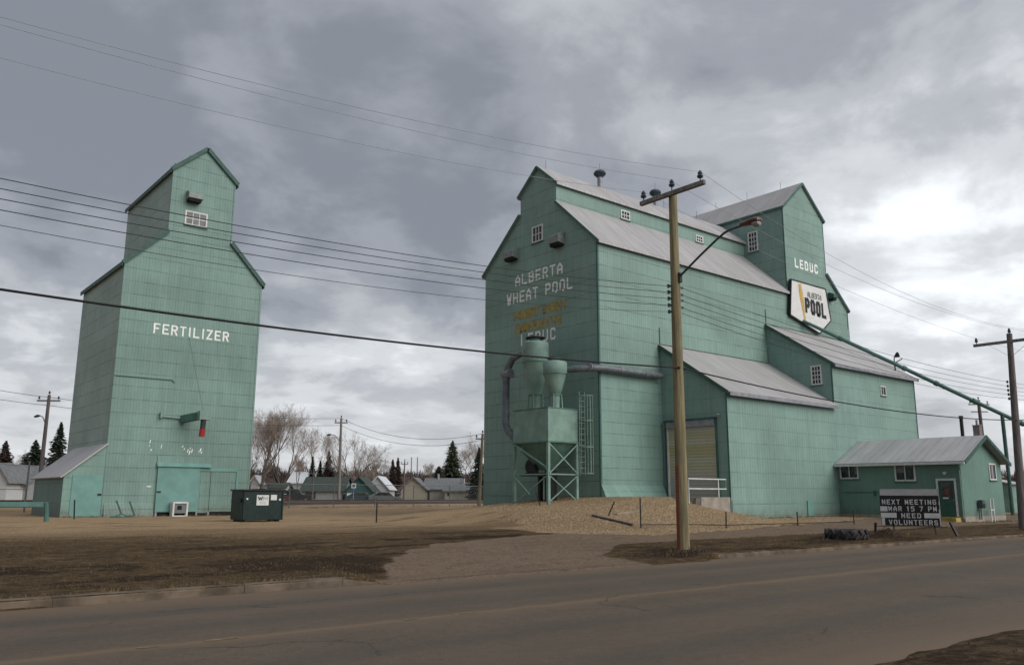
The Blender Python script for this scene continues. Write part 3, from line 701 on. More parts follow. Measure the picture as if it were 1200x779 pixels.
for (yy, zz), (ye, ze), o_ in (((cm_, map_), (cy0, mce), .22), ((cm_, map_), (cy1, mce), .22), ((cy0, mcf), (y0, me_), .28), ((cy1, mcf), (y1, me_), .28)):
    b0 = sl((yy, 0, zz), (ye, 0, ze), o_); q.bar((x0-.145, yy, zz-.02), (x0-.145, b0.x, b0.z-.02), .045, .16)
    eaves.append((x0-.1, tx0-.01, b0.x-.03, b0.x+.03, b0.z-.10, b0.z+.05))
for (xx, zz), (xe, ze), o_ in (((tm, tap), (tx0, te), .22), ((tm, tap), (tx1, te), .22), ((tx1, tcf), (tx2, tse), .22)):
    b0 = sl((xx, 0, zz), (xe, 0, ze), o_); q.bar((xx, y0-.145, zz-.02), (b0.x, y0-.145, b0.z-.02), .045, .16)
    q.box(b0.x-.03, b0.x+.03, y0-.1, ty1+.1, b0.z-.10, b0.z+.05)
q.each('fascia', M_trim, pool)
for e_ in eaves: q = MB(); q.box(*e_); q.build('eave_edge', M_roof, pool)
q = MB()
q.box(x0-.03, x0-.004, y0-.03, y0+.08, 1.3, me_-.1); q.box(x0, x0+.07, y0-.03, y0-.004, 1.3, me_-.1)
q.box(tx0-.03, tx0-.004, y0+.02, y0+.10, me_+.3, te-.1); q.box(tx1+.004, tx1+.03, y0-.03, y0+.08, tcf+.1, te-.1); q.box(tx2-.08, tx2+.03, y0-.03, y0-.004, bt, tse-.1)
q.box(bx0-.03, bx0-.004, ay-.03, ay+.07, ae+.1, be-.1); q.box(tx2-.06, tx2+.03, ay-.03, ay-.004, .3, be-.1); q.box(ax0-.03, ax0-.004, ay-.03, ay+.07, 1.6, ae-.1)
q.each('corner_trim', M_trim, pool)
# annex roofs and their flashings
q = MB(); b0 = sl((y0, 0, at_z), (ay, 0, ae), .32); slab(q, (ax0-.14, y0-.004, at_z), (bx0-.01, y0-.004, at_z), (bx0-.01, b0.x, b0.z), (ax0-.14, b0.x, b0.z), .09); ra = q.build('annex_roof', M_roof, pool)
q = MB(); q.box(ax0-.1, bx0+.02, b0.x-.07, b0.x-.004, b0.z-.22, b0.z-.02); q.each('gutter', M_galv, ra)
q = MB(); b0 = sl((y0, 0, bt), (ay, 0, be), .32); slab(q, (bx0-.14, y0-.004, bt), (tx2+.14, y0-.004, bt), (tx2+.14, b0.x, b0.z), (bx0-.14, b0.x, b0.z), .09); rb_ = q.build('annex_roof', M_roof, pool)
q = MB(); q.box(bx0-.1, tx2+.12, b0.x-.07, b0.x-.004, b0.z-.22, b0.z-.02); q.each('gutter', M_galv, rb_)
q = MB(); b0 = sl((y0, 0, at_z), (ay, 0, ae), .25); q.bar((ax0-.165, y0-.03, at_z-.12), (ax0-.165, b0.x, b0.z-.10), .045, .2)
b0 = sl((y0, 0, bt), (ay, 0, be), .25); q.bar((bx0-.165, y0-.03, bt-.12), (bx0-.165, b0.x, b0.z-.10), .045, .2)
q.each('barge_board', M_trimd, pool)
q = MB(); q.box(ax0-.02, bx0-.1, y0-.07, y0-.004, at_z+.02, at_z+1.0); q.box(bx0-.02, tx2+.01, y0-.07, y0-.004, bt+.02, bt+1.0); q.each('roof_flashing', M_pool, pool)
# flat patch of newer sheets and the flared skirt left of the annex
q = MB(); q.box(x0+.06, ax0-.01, y0-.045, y0-.004, 1.9, 8.2); q.build('wall_sheet', M_plain, pool)
q = MB(); q.prism([(-.005, 1.2), (-.005, 2.25), (-.06, 2.2), (-.34, 1.62), (-.36, 1.2)], lambda u, v, t: (t, y0+u, v), x0+.0, ax0-.02); q.build('base_flashing', M_plain, pool)
# lower cladding course round the annex, standing a little proud
q = MB(); q.box(ax0+.05, bx0-.2, ay-.035, ay-.004, .3, 1.45); q.build('base_sheet', M_plain, pool)
# lettering
def gable_text(s, yl, yr, zb, h, st, m_, gap=.34, space=.75): return textmesh(s, (x0, yl, zb), (0, -1, 0), (0, 0, 1), (-1, 0, 0), yl-yr, h, st, gap=gap, space=space).build('painted_lettering', m_, pool)
gable_text('ALBERTA', 39.02, 34.66, 14.46, .70, .115, M_letter)
gable_text('WHEAT POOL', 39.85, 33.84, 13.38, .72, .115, M_letter)
gable_text('FARMER OWNED', 39.2, 34.5, 12.28, .58, .15, M_orange, gap=.2)
gable_text('COOPERATIVE', 39.0, 34.78, 11.46, .54, .15, M_orange, gap=.2)
gable_text('LEDUC', 38.45, 35.3, 10.62, .70, .115, M_letter, gap=.4)
textmesh('LEDUC', (52.5, y0, 17.83), (1, 0, 0), (0, 0, 1), (0, -1, 0), 3.05, .70, .135, gap=.42).build('painted_lettering', M_letter, pool)
# windows and hoods
window(pool, 'x', x0, 36.48, 37.30, 16.96, 17.84, 3, 2, fw=.09, mw=.05)
hood(pool, 'x', x0, 38.70, 39.62, 16.22, 16.92, .55); hood(pool, 'x', x0, 34.46, 35.34, 16.18, 16.92, .55)
window(pool, 'y', cy0, 38.05, 38.75, 19.26, 19.72, 3, 2, fw=.08, mw=.045); window(pool, 'y', cy0, 45.66, 46.32, 19.24, 19.60, 3, 2, fw=.08, mw=.045)
window(pool, 'x', tx0, 34.08, 34.74, 19.45, 20.80, 3, 4, fw=.09, mw=.045); window(pool, 'x', bx0, 28.02, 28.58, 8.70, 9.78, 3, 4, fw=.09, mw=.045)
window(pool, 'y', ay, 54.52, 55.12, 8.38, 8.92, 2, 1, fw=.06, mw=.04)
hood(pool, 'y', y0, 56.7, 57.25, 16.1, 16.6, .5, M_trimd)
for xx in (37.83, 43.4):
    q = MB(); q.lathe((xx, cm_), [(.17, map_-.2), (.17, map_+.75)], 14); o = q.build('roof_vent', M_galv, pool, smooth=True)
    q = MB(); q.lathe((xx, cm_), [(.2, map_+.72), (.40, map_+.90), (.42, map_+1.0), (.34, map_+1.14), (.05, map_+1.24)], 18); q.build('cowl', M_ward, o, smooth=True)
    q = MB(); q.tube([(xx, cm_, map_+1.2), (xx, cm_, map_+1.75)], .012, 4); q.each('lightning_rod', M_wire, o)
q = MB()
for (xx, yy, zz) in ((33, cm_, map_), (44.3, cm_, map_), (tm, 33.5, tap), (tm, 36.5, tap), (tm, 39.5, tap), (48, cm_, map_)): q.tube([(xx, yy, zz), (xx, yy, zz+.65)], .014, 4)
q.each('lightning_rod', M_wire, pool)
# roller door of the annex
def rollmat():
    M = bpy.data.materials.new('roller_door_slats'); M.use_nodes = True; t = NT(M.node_tree); b = t.n['Principled BSDF']
    P = t.new('ShaderNodeNewGeometry').outputs['Position']; x, y, z = t.sep(P)
    fz = t.math('FRACT', t.math('DIVIDE', z, .17)); fb = t.math('FLOOR', t.math('DIVIDE', z, .34))
    wn = t.new('ShaderNodeTexWhiteNoise', noise_dimensions='1D'); t.put(wn.inputs[1], fb)
    c = t.mix(t.ramp(wn.outputs[0], .2, .8), (.40, .355, .19), (.44, .42, .33))
    c = t.mix(t.ramp(z, 2.3, 3.1, .75, 0), c, (.34, .33, .325))
    c = t.mix(t.ramp(fz, 0.0, .14, .7, 0), c, (.12, .11, .07))
    c = t.mix(t.ramp(t.noise(P, 2.0, 5, .7), .5, .8, 0, .3), c, (.2, .18, .13))
    t.l.new(c, b.inputs['Base Color']); b.inputs['Roughness'].default_value = .5
    bn = t.new('ShaderNodeBump'); bn.inputs['Distance'].default_value = .02; t.put(bn.inputs['Height'], t.math('PINGPONG', fz, .5)); t.l.new(bn.outputs[0], b.inputs['Normal'])
    return M
M_roll = rollmat()
q = MB(); q.box(ax0-.03, ax0-.004, 28.02, 31.36, 1.62, 5.42); rd = q.build('roller_door', M_roll, pool)
q = MB(); q.box(ax0-.20, ax0-.005, 28.02, 31.36, 5.424, 5.78); q.build('roller_box', M_galv, rd)
q = MB(); q.box(ax0-.09, ax0-.033, 31.30, 31.40, 1.6, 5.42); q.box(ax0-.06, ax0-.033, 28.00, 28.05, 1.6, 5.42); q.each('guide_rail', M_white, rd)
q = MB(); q.box(ax0-.12, ax0-.004, 27.93, 28.0, 1.6, 5.85); q.box(ax0-.12, ax0-.004, 31.42, 31.52, 1.6, 5.85); q.box(ax0-.24, ax0-.004, 27.93, 31.52, 5.79, 5.88); q.build('door_frame', M_trimd, pool)
q = MB(); q.tube([(ax0-.02, 27.75, 5.95), (ax0-.22, 27.72, 5.98)], .05, 8); q.tube([(ax0-.2, 27.7, 6.02), (ax0-.3, 27.62, 5.9)], [.05, .1], 8); q.build('floodlight', M_galv, pool)
# low canopy roof beyond the annex
zc_ = at(1085, 504, y=30.5).z
q = MB(); q.box(tx2+.03, 61.3, 30.5, 33.0, zc_-.34, zc_); cn = q.build('canopy', M_plain, pool)
q = MB(); q.box(61.1, 61.25, 30.6, 30.75, .3, zc_-.343); q.build('post', M_trim, cn)
q = MB(); q.box(tx2+.03, 61.2, 31.0, 32.9, .3, zc_-.343); q.build('canopy_wall', M_annex, cn)
# little pipe stub on the annex wall
q = MB(); q.box(44.6, 45.15, ay-.10, ay-.037, .45, 1.42); q.build('wall_box', M_door, pool)

# ---- shield-shaped sign on the tower
ps = [at(*p, y=y0-.2) for p in ((926, 327.5), (966, 339), (972.5, 376), (959.5, 391), (925, 369))]
sgn = thing('shield_sign', 'white shield sign with a wheat ear, reading ALBERTA POOL, high on the tower', 'sign', (54, y0-.2, 13.2))
q = MB(); q.prism([(p.x, p.z) for p in ps], lambda u, v, t: (u, t, v), y0-.28, y0-.14); q.build('board', mat('sign_white', (.66, .66, .64), .45, var=.06), sgn)
ed = MB(); cn_ = sum(ps, Vector())/5
for a, b_ in zip(ps, ps[1:]+ps[:1]): ed.bar((a.x, y0-.21, a.z), (b_.x, y0-.21, b_.z), .2, .09)
ed.build('rim', M_blackp, sgn)
br = MB()
for xx, zz in ((52.4, 15.8), (55.8, 15.8), (54.6, 14.2)): br.box(xx-.06, xx+.06, y0-.14, y0-.001, zz-.06, zz+.06)
br.each('bracket', M_black, sgn)
# letters follow the slight tilt of the board
a, b_ = at(944, 366, y=y0-.29), at(968.5, 374, y=y0-.29); c_ = at(943.2, 347.5, y=y0-.29)
tx_ = Vector((b_.x-a.x, 0, b_.z-a.z)); hh = c_.z-a.z
textmesh('POOL', a, (tx_.x, 0, tx_.z), (0, 0, 1), (0, -1, 0), tx_.length, 1.12, .25, gap=.2).build('sign_lettering', M_blackp, sgn)
a, b_ = at(946.5, 348, y=y0-.29), at(962.5, 352.5, y=y0-.29); tx_ = Vector((b_.x-a.x, 0, b_.z-a.z))
textmesh('ALBERTA', a, (tx_.x, 0, tx_.z), (0, 0, 1), (0, -1, 0), tx_.length, .42, .055, gap=.25).build('sign_lettering', mat('sign_grey', (.16, .16, .15), .6), sgn)
wh = MB(); t_, b0 = at(937.3, 334, y=y0-.29), at(943.5, 376, y=y0-.29)
for i in range(15):
    k = i/14; p = t_.lerp(b0, k)
    for s_ in (-1, 1):
        wv = .20*(.6+.6*math.sin(math.pi*min(1, k*1.15+.1)))
        wh.quad((p.x, y0-.286-.0006*(i % 3)-.002*(s_ > 0), p.z+.02), (p.x+s_*wv, y0-.286-.0006*(i % 3), p.z+.16), (p.x+s_*wv*1.15, y0-.286-.0006*(i % 3), p.z+.02), (p.x+s_*.02, y0-.286-.0006*(i % 3)-.002*(s_ > 0), p.z-.14))
wh.build('wheat_ear', mat('sign_gold', (.50, .31, .06), .6), sgn)

# ================================================================== OFFICE
ox0, ox1, oy, oe, oap = 48.321, 53.80, 20.031, 3.72, 5.05; om = (ox0+ox1)/2
off = thing('office_building', 'small green gabled office with white-framed windows and grey metal roof', 'building', (om, 23.6, .45))
MB().prism([(ox0, .3), (ox1, .3), (ox1, oe), (om, oap), (ox0, oe)], lambda u, v, t: (u, t, v), oy, ay-.004).build('wall', M_office, off)
q = MB(); roofpair(q, 'y', (om, oap), ((ox0, oe), (ox1, oe)), oy-.42, ay-.04, .42, .08); orf = q.build('roof', M_oroof, off)
q = MB()
for ex in (ox0, ox1):
    b0 = sl((om, 0, oap), (ex, 0, oe), .44); q.bar((om, oy-.445, oap-.02), (b0.x, oy-.445, b0.z-.02), .04, .2)
q.each('barge_board', M_trimd, orf)
q = MB(); b0 = sl((om, 0, oap), (ox0, 0, oe), .44)
q.box(b0.x-.10, b0.x+.0, oy-.42, ay-.05, b0.z-.10, b0.z+.03); q.each('gutter', M_white, orf)
q = MB(); q.tube([(b0.x-.04, oy-.2, b0.z-.08), (b0.x-.04, oy-.12, b0.z-.2), (ox0-.05, oy+.05, b0.z-.42), (ox0-.05, oy+.05, .5)], .04, 8); q.build('downspout', M_bin, off)
cc = at(1146, 509, x=51.9); cy2 = cc.y
q = MB(); q.box(51.72, 52.08, cy2-.18, cy2+.18, 4.3, cc.z+.50); ch = q.build('chimney', M_brick, off)
q = MB(); q.box(51.69, 52.11, cy2-.21, cy2+.21, cc.z+.502, cc.z+.55); q.tube([(51.9, cy2, cc.z+.53), (51.9, cy2, cc.z+.85)], .07, 8); q.build('chimney_pot', M_galv, ch)
window(off, 'x', ox0, 25.98, 27.0, 2.78, 3.50, 2, 1, fw=.08, mw=.05, curtain=((0.02, .15, .3),))
window(off, 'x', ox0, 22.58, 23.60, 2.62, 3.55, 2, 1, fw=.09, mw=.06, curtain=((.55, .97, .45), (.05, .45, .75)))
window(off, 'y', oy, 52.12, 52.90, 2.70, 3.50, 2, 1, fw=.08, mw=.05, curtain=((.32, .62, .0),))
q = MB(); q.box(ox0-.05, ox0-.004, 20.42, 21.28, .62, 2.55); dr_ = q.build('door', mat('door_dark_green', (.028, .095, .07), .5), off)
q = MB(); q.box(ox0-.062, ox0-.052, 20.55, 21.12, 1.55, 2.42); q.build('door_pane', M_glass, dr_)
q = MB(); q.box(ox0-.066, ox0-.063, 20.72, 20.95, 1.78, 2.12); q.build('notice', mat('notice_red', (.16, .07, .05), .8), dr_)
q = MB(); q.box(ox0-.068, ox0-.063, 20.78, 21.08, 1.56, 1.64); q.build('notice', M_white, dr_)
q = MB(); q.tube([(ox0-.05, 20.5, 1.5), (ox0-.12, 20.5, 1.5)], .03, 8); q.build('door_handle', M_galv, dr_)
q = MB(); q.box(ox0-.07, ox0-.004, 20.32, 20.42, .6, 2.66); q.box(ox0-.07, ox0-.004, 21.28, 21.38, .6, 2.66); q.box(ox0-.072, ox0-.004, 20.42, 21.28, 2.552, 2.66); q.build('door_frame', M_white, off)
q = MB(); q.tube([(ox0-.0, 20.85, 2.98), (ox0-.14, 20.85, 2.95)], [.07, .09], 10); q.build('wall_lamp', M_white, off)
q = MB(); q.box(ox0-.75, ox0-.004, 20.2, 21.5, .3, .56); q.build('door_step', mat('step_yellow', (.36, .27, .08), .8, var=.3), off)
q = MB(); q.box(ox0-.012, ox0-.004, oy+.02, ay-.01, .3, .62); q.box(ox0, ox1, oy-.012, oy-.004, .3, .62); q.each('plinth', M_conc, off)
q = MB(); q.bar((ox0-.02, ay-.3, 1.9), (ox0-.02, 24.7, 1.92), .03, .03); q.box(ox0-.05, ox0-.004, 24.9, 25.05, 1.7, 2.0); q.build('conduit', M_trimd, off)
q = MB(); q.box(50.0, 50.32, oy-.30, oy-.06, 1.05, 1.5); q.tube([(50.1, oy-.15, .45), (50.1, oy-.15, 1.1)], .03, 8); q.tube([(50.1, oy-.16, 1.0), (49.85, oy-.16, .95), (49.82, oy-.16, .45)], .03, 8); q.tube([(50.2, oy-.3, 1.2), (50.2, oy-.36, 1.2)], .12, 12)
q.build('gas_meter', mat('meter_grey', (.07, .085, .09), .5), off)
single('white_railing', MB().tube([(51.0, oy-.3, .3), (51.0, oy-.3, 1.58), (51.42, oy-.3, 1.58), (51.42, oy-.3, .3)], .045, 8).tube([(51.0, oy-.3, .95), (51.42, oy-.3, .95)], .035, 8), M_white,
       'short white pipe guard against the office gable, beside the gas meter', 'pipe guard', (51.2, oy-.3, .45))

# ================================================================== LOADING DOCK
dock = thing('loading_dock', 'concrete loading dock below the roller door of the annex', 'loading dock', (36.2, 29.5, .4))
q = MB(); q.box(34.95, ax0-.03, 27.26, 31.3, .2, 1.60); q.build('platform', M_conc, dock, bevel=.02)
q = MB(); q.prism([(34.35, .5), (34.93, .5), (34.93, 1.55), (34.6, 1.55)], lambda u, v, t: (u, t, v), 27.30, 27.45); q.build('wing_wall', mat('concrete_dark', (.13, .115, .10), .9), dock)
q = MB(); q.tube([(34.15, 27.4, 1.3), (34.15, 27.4, 2.52), (37.25, 27.4, 2.52), (37.25, 27.4, 2.02), (34.15, 27.4, 2.02)], .035, 8); q.tube([(36.6, 27.4, 1.6), (36.6, 27.4, 2.5)], .035, 8); q.build('handrail', M_white, dock)

# ================================================================== DUST COLLECTOR
hx0, hx1, hy0, hy1, hz0, hz1 = 29.3, 31.45, 32.62, 35.5, 4.46, 6.2
dc = thing('dust_collector', 'green steel hopper bin on braced legs with two cyclones and grey ducts', 'dust collector', (30.4, 34.1, 1.3))
q = MB(); q.box(hx0, hx1, hy0, hy1, hz0, hz1); bn_ = q.build('bin', M_bin, dc, bevel=.015)
q = MB(); q.box(hx0-.04, hx1+.04, hy0-.04, hy1+.04, hz0-.06, hz0+.0-.003); q.box(hx0-.03, hx1+.03, hy0-.03, hy1+.03, hz1+.003, hz1+.05); q.each('rim', M_bind, bn_)
cx_, cy_ = (hx0+hx1)/2, (hy0+hy1)/2
def frust(mb, z0, z1, a, b_):
    mb.add([(cx_-a[0], cy_-a[1], z0), (cx_+a[0], cy_-a[1], z0), (cx_+a[0], cy_+a[1], z0), (cx_-a[0], cy_+a[1], z0), (cx_-b_[0], cy_-b_[1], z1), (cx_+b_[0], cy_-b_[1], z1), (cx_+b_[0], cy_+b_[1], z1), (cx_-b_[0], cy_+b_[1], z1)],
           [(0,3,2,1),(4,5,6,7),(0,1,5,4),(1,2,6,5),(2,3,7,6),(3,0,4,7)])
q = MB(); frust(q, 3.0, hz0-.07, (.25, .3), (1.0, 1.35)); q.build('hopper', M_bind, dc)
for (lx_, ly_) in ((hx0+.06, hy0+.06), (hx1-.06, hy0+.06), (hx0+.06, hy1-.06), (hx1-.06, hy1-.06)):
    q = MB(); q.box(lx_-.075, lx_+.075, ly_-.075, ly_+.075, gz(lx_, ly_)-.1, hz0-.062); q.build('leg', M_bin, dc)
q = MB()
xa, xb, ya, yb = hx0+.06, hx1-.06, hy0+.06, hy1-.06
for zz in (2.75,):
    q.bar((xa, ya, zz), (xb, ya, zz), .07); q.bar((xa, ya, zz), (xa, yb, zz), .07); q.bar((xb, ya, zz), (xb, yb, zz), .07)
q.bar((xa, ya-.05, 4.35), (xb, ya-.05, 2.8), .06); q.bar((xa, ya-.09, 2.8), (xb, ya-.09, 4.35), .06); q.bar((xa, ya-.05, 2.7), (xb, ya-.05, 1.35), .05); q.bar((xa, ya-.09, 1.35), (xb, ya-.09, 2.7), .05)
q.bar((xa-.05, yb, 4.4), (xa-.05, ya, 3.05), .07); q.bar((xa-.05, ya, 2.7), (xa-.05, yb, 1.2), .05); q.bar((xa-.09, yb, 2.7), (xa-.09, (ya+yb)/2, 1.7), .05); q.bar((xa-.05, yb, 3.0), (xa-.05, yb-.7, 4.2), .05)
q.each('brace', M_bin, dc)
# fan and motor under the bin
q = MB(); q.tube([(30.1, 35.0, 3.2), (30.35, 35.0, 3.2)], .42, 16); q.box(29.9, 30.5, 34.0, 35.2, 2.78, 2.86); q.box(29.75, 30.1, 34.3, 34.8, 2.86, 3.3); q.tube([(30.2, 35.0, 3.5), (30.2, 35.2, 4.4)], .16, 10); q.build('fan', M_black, dc)
q = MB(); q.box(30.2, 30.9, 33.7, 33.9, 1.3, 3.0); q.box(30.4, 30.6, 34.5, 34.7, 1.2, 2.8); q.box(29.6, 31.2, 33.9, 35.3, 2.68, 2.76); q.build('duct_casing', M_black, dc)
def cyc(cx, cy, r, zc, zb, zk, z0, nm):
    q = MB(); q.lathe((cx, cy), [(r*.35, z0), (r*.42, zk-.02), (r*.46, zk), (r*.78, zk+(zb-zk)*.62), (r*.97, zb), (r, zb+.03), (r, zc-.06), (r*.93, zc)], 26); o = q.build('cyclone', M_bin, dc, smooth=True)
    q = MB(); q.lathe((cx, cy), [(r*.5, zk-.04), (r*.5, zk+.03)], 20); q.lathe((cx, cy), [(r*1.02, zb-.03), (r*1.02, zb+.05)], 26); q.each('flange', M_bind, o)
    q = MB()
    for k in range(4):
        an = k*math.pi/2+.6; q.bar((cx+.62*r*math.cos(an), cy+.62*r*math.sin(an), z0-.1), (cx+.52*r*math.cos(an), cy+.52*r*math.sin(an), zk), .05)
    q.build('stand', M_bin, o)
    return o
c1 = cyc(30.45, 34.95, .76, 10.12, 9.0, 7.15, 6.2, 'a'); c2 = cyc(30.25, 33.1, .66, 8.78, 8.12, 6.98, 6.2, 'b')
q = MB(); q.lathe((30.45, 34.95), [(.30, 10.1), (.30, 10.35)], 16); q.build('stack', M_bin, c1); q = MB(); q.lathe((30.45, 34.95), [(.58, 10.36), (.55, 10.42), (.1, 10.5)], 20); q.build('rain_cap', M_black, c1)
q = MB(); q.lathe((30.25, 33.1), [(.28, 8.76), (.28, 8.92)], 16); q.build('stack', M_bin, c2); q = MB(); q.lathe((30.25, 33.1), [(.42, 8.93), (.40, 8.96), (.1, 9.0)], 20); q.build('rain_cap', M_bind, c2)
# duct on the left: from the fan up and over into the tall cyclone
p = [(30.45, 35.6, 9.55), (30.4, 36.2, 9.6), (30.4, 36.9, 9.45), (30.35, 37.3, 8.9), (30.35, 37.45, 8.2), (30.35, 37.45, 5.7), (30.3, 37.2, 5.3), (30.2, 36.1, 4.6)]
q = MB(); q.tube(p, [.12, .16, .2, .22, .22, .22, .22, .24], 14); q.build('duct', M_duct, dc, smooth=True)
q = MB(); q.tube([(30.35, 37.0, 8.6), (30.35, 37.6, 8.6)], .28, 10); q.box(30.2, 31.0, 37.25, 37.65, 8.45, 8.52); q.bar((30.35, 37.45, 8.5), (x0, 37.45, 8.5), .05); q.bar((30.35, 37.45, 6.3), (x0, 37.45, 6.3), .05); q.each('duct_bracket', M_galv, dc)
q = MB(); q.tube([(30.8, 32.7, 8.36), (31.0, 32.3, 8.38), (31.5, 31.75, 8.42), (32.2, 31.45, 8.46), (36.9, 31.45, 8.46), (37.1, 31.45, 8.46)], [.17, .19, .2, .2, .19, .17], 14); q.build('duct', M_duct, dc, smooth=True)
q = MB()
for xx in (31.4, 33.6, 35.6): q.bar((xx, 31.45, 8.25), (xx, 31.45, 8.68), .42, .03, up=(1,0,0)) if False else q.tube([(xx-.02, 31.45+(.15 if xx < 32 else 0)+.0, 8.45), (xx+.02, 31.45+(.15 if xx < 32 else 0), 8.45)], .225, 14)
q.bar((33.6, 31.5, 8.45), (33.6, 31.8, 8.45), .04); q.each('duct_collar', M_galv, dc)
# ladder with its cage
q = MB(); lx2, ly2 = 31.62, 32.45
for dx_ in (-.2, .2): q.tube([(lx2+dx_, ly2, 2.7), (lx2+dx_, ly2, 7.2)], .022, 6)
for i in range(15): q.tube([(lx2-.2, ly2, 2.8+i*.3), (lx2+.2, ly2, 2.8+i*.3)], .014, 5)
lad = q.build('ladder', M_bin, dc)
q = MB()
for zz in (2.8, 4.2, 5.6, 6.95):
    q.tube([(lx2-.2, ly2, zz), (lx2-.36, ly2-.3, zz), (lx2-.2, ly2-.62, zz), (lx2+.2, ly2-.62, zz), (lx2+.36, ly2-.3, zz), (lx2+.2, ly2, zz)], .022, 6)
for (u, v) in ((-.36, -.3), (-.2, -.62), (0, -.62), (.2, -.62), (.36, -.3)): q.tube([(lx2+u, ly2+v, 2.8), (lx2+u, ly2+v, 6.95)], .016, 5)
q.build('safety_cage', M_bin, lad)

# ================================================================== GRAIN SPOUT (long pipe running down from the tower)
A0 = at(941, 376, y=y0-.32); A1_ = at(1066, 434.5, x=58.8); dA = (A1_-A0)
P_ = lambda t: A0+dA*t
sp = thing('grain_spout', 'long green grain pipe slanting down from the shield sign past the office', 'grain spout', P_(2.9))
q = MB(); q.tube([P_(0), P_(.35), P_(2.95)], [.11, .135, .14], 12); q.build('pipe', M_trim, sp, smooth=True)
q = MB()
for t in (.35, .95, 1.25, 1.6, 2.05, 2.35): d_ = dA.normalized(); q.tube([P_(t)-d_*.12, P_(t)+d_*.12], .185, 12)
q.each('flange', M_trim, sp)
q = MB(); tcut = min((i*.005 for i in range(100, 640)), key=lambda t: abs((P_(t)-Vector((0, 0, CAMH))).dot(RGT)/(P_(t)-Vector((0, 0, CAMH))).dot(FWD)*F+600-1174.5)); pp = P_(tcut); q.tube([(pp.x, pp.y, gz(pp.x, pp.y)-.1), (pp.x, pp.y, pp.z-.1)], .13, 10); q.build('post', M_trimd, sp)
q = MB(); pp = P_(.86); q.bar((pp.x, pp.y, pp.z-.1), (pp.x, pp.y, be+.15), .07); q.tube([pp+Vector((-.05, 0, .05)), pp+Vector((0, 0, .5))], .04, 6); q.bar(pp+Vector((.1, 0, .1)), pp+Vector((.75, -.2, .42)), .06)
fl = q.build('stay', M_black, sp)
q = MB(); q.tube([pp+Vector((0, -.05, .5)), pp+Vector((.02, -.28, .64)), pp+Vector((.05, -.34, .66))], [.08, .2, .17], 12); q.build('floodlight', M_black, sp)
vp = far(1136, 58); vz = at(1128, 487, x=vp.x).z
single('vent_stack', MB().tube([(vp.x, vp.y, .3), (vp.x, vp.y, vz-.2)], .12, 10).tube([(vp.x, vp.y, vz-.2), (vp.x, vp.y, vz)], .15, 10), M_black, 'dark upright steel stack rising behind the office roof', 'pipe stack', (vp.x, vp.y, .4))

# ================================================================== POLES
def insul(q, x, y, z, r=.07):
    q.lathe((x, y), [(.02, z), (.02, z+.1), (r, z+.12), (r*1.25, z+.17), (r*.8, z+.22), (r*.95, z+.26), (r*.5, z+.33), (.02, z+.35)], 10)
up = thing('utility_pole', 'tall brown wooden pole with a street lamp arm, standing by the kerb', 'utility pole', (19.5, 15.9, .15))
q = MB(); q.tube([(19.49, 15.9, -.3), (19.50, 15.9, 2), (19.53, 15.9, 7), (19.55, 15.9, 10.98)], [.185, .175, .15, .125], 18); q.build('shaft', M_pole, up, smooth=True)
q = MB(); q.box(19.30, 19.42, 14.52, 17.06, 10.80, 10.94); q.build('crossarm', M_arm, up, bevel=.008)
q = MB(); insul(q, 19.36, 14.68, 10.93, .08); insul(q, 19.52, 15.9, 11.05, .08); insul(q, 19.36, 16.93, 10.93, .08); q.tube([(19.52, 15.9, 10.9), (19.52, 15.9, 11.1)], .02, 6); q.each('insulator', M_ceram, up)
q = MB(); hd = Vector((19.5, 13.35, 9.26)); q.tube([(19.55, 15.76, 8.22), (19.55, 15.6, 8.32), (19.53, 14.95, 8.7), (19.52, 14.3, 9.06), (19.5, 14.0, 9.19), (19.5, 13.75, 9.24), hd], .035, 10); la = q.build('lamp_arm', mat('lamp_arm_steel', (.07, .09, .11), .4, .6), up, smooth=True)
q = MB(); q.lathe((0, 0), [(.05, 0), (.10, .08), (.12, .25), (.16, .38), (.17, .52), (.12, .64), (.02, .68)], 16)
q.v = [Vector((v.x*1.15, -v.z, v.y*.62)) + hd+Vector((0, .1, .02)) for v in q.v]; lh = q.build('lamp_head', mat('lamp_head_brown', (.13, .075, .055), .4, .3), la, smooth=True)
q = MB(); q.lathe((0, 0), [(.03, 0), (.12, .06), (.145, .14), (.10, .24), (.02, .27)], 16); q.v = [Vector((v.x, -v.z, v.y*.8))+hd+Vector((0, -.28, -.05)) for v in q.v]; q.build('lamp_lens', mat('lamp_lens', (.35, .35, .34), .2), lh, smooth=True)
q = MB(); q.box(19.5, 19.62, 15.7, 15.85, 8.05, 8.35); q.tube([(19.72, 15.9, .15), (19.70, 15.9, 2.6)], .02, 6); q.build('arm_bracket', M_black, up)
q = MB()
for zz in (7.96, 7.77, 7.57, 7.36, 7.16): q.lathe((19.36, 16.03), [(.02, zz-.06), (.05, zz-.04), (.03, zz), (.05, zz+.04), (.02, zz+.06)], 8); q.box(19.36, 19.45, 15.95, 16.05, zz-.015, zz+.015)
for zz in (7.92, 7.70, 7.52, 7.30): q.box(19.64, 19.78, 15.8, 15.84, zz-.03, zz+.03)
q.build('insulator_rack', M_ceram, up)
q = MB(); q.tube([(19.4, 15.8, 5.42), (19.7, 15.8, 5.42)], .05, 8); q.build('cable_clamp', M_black, up)

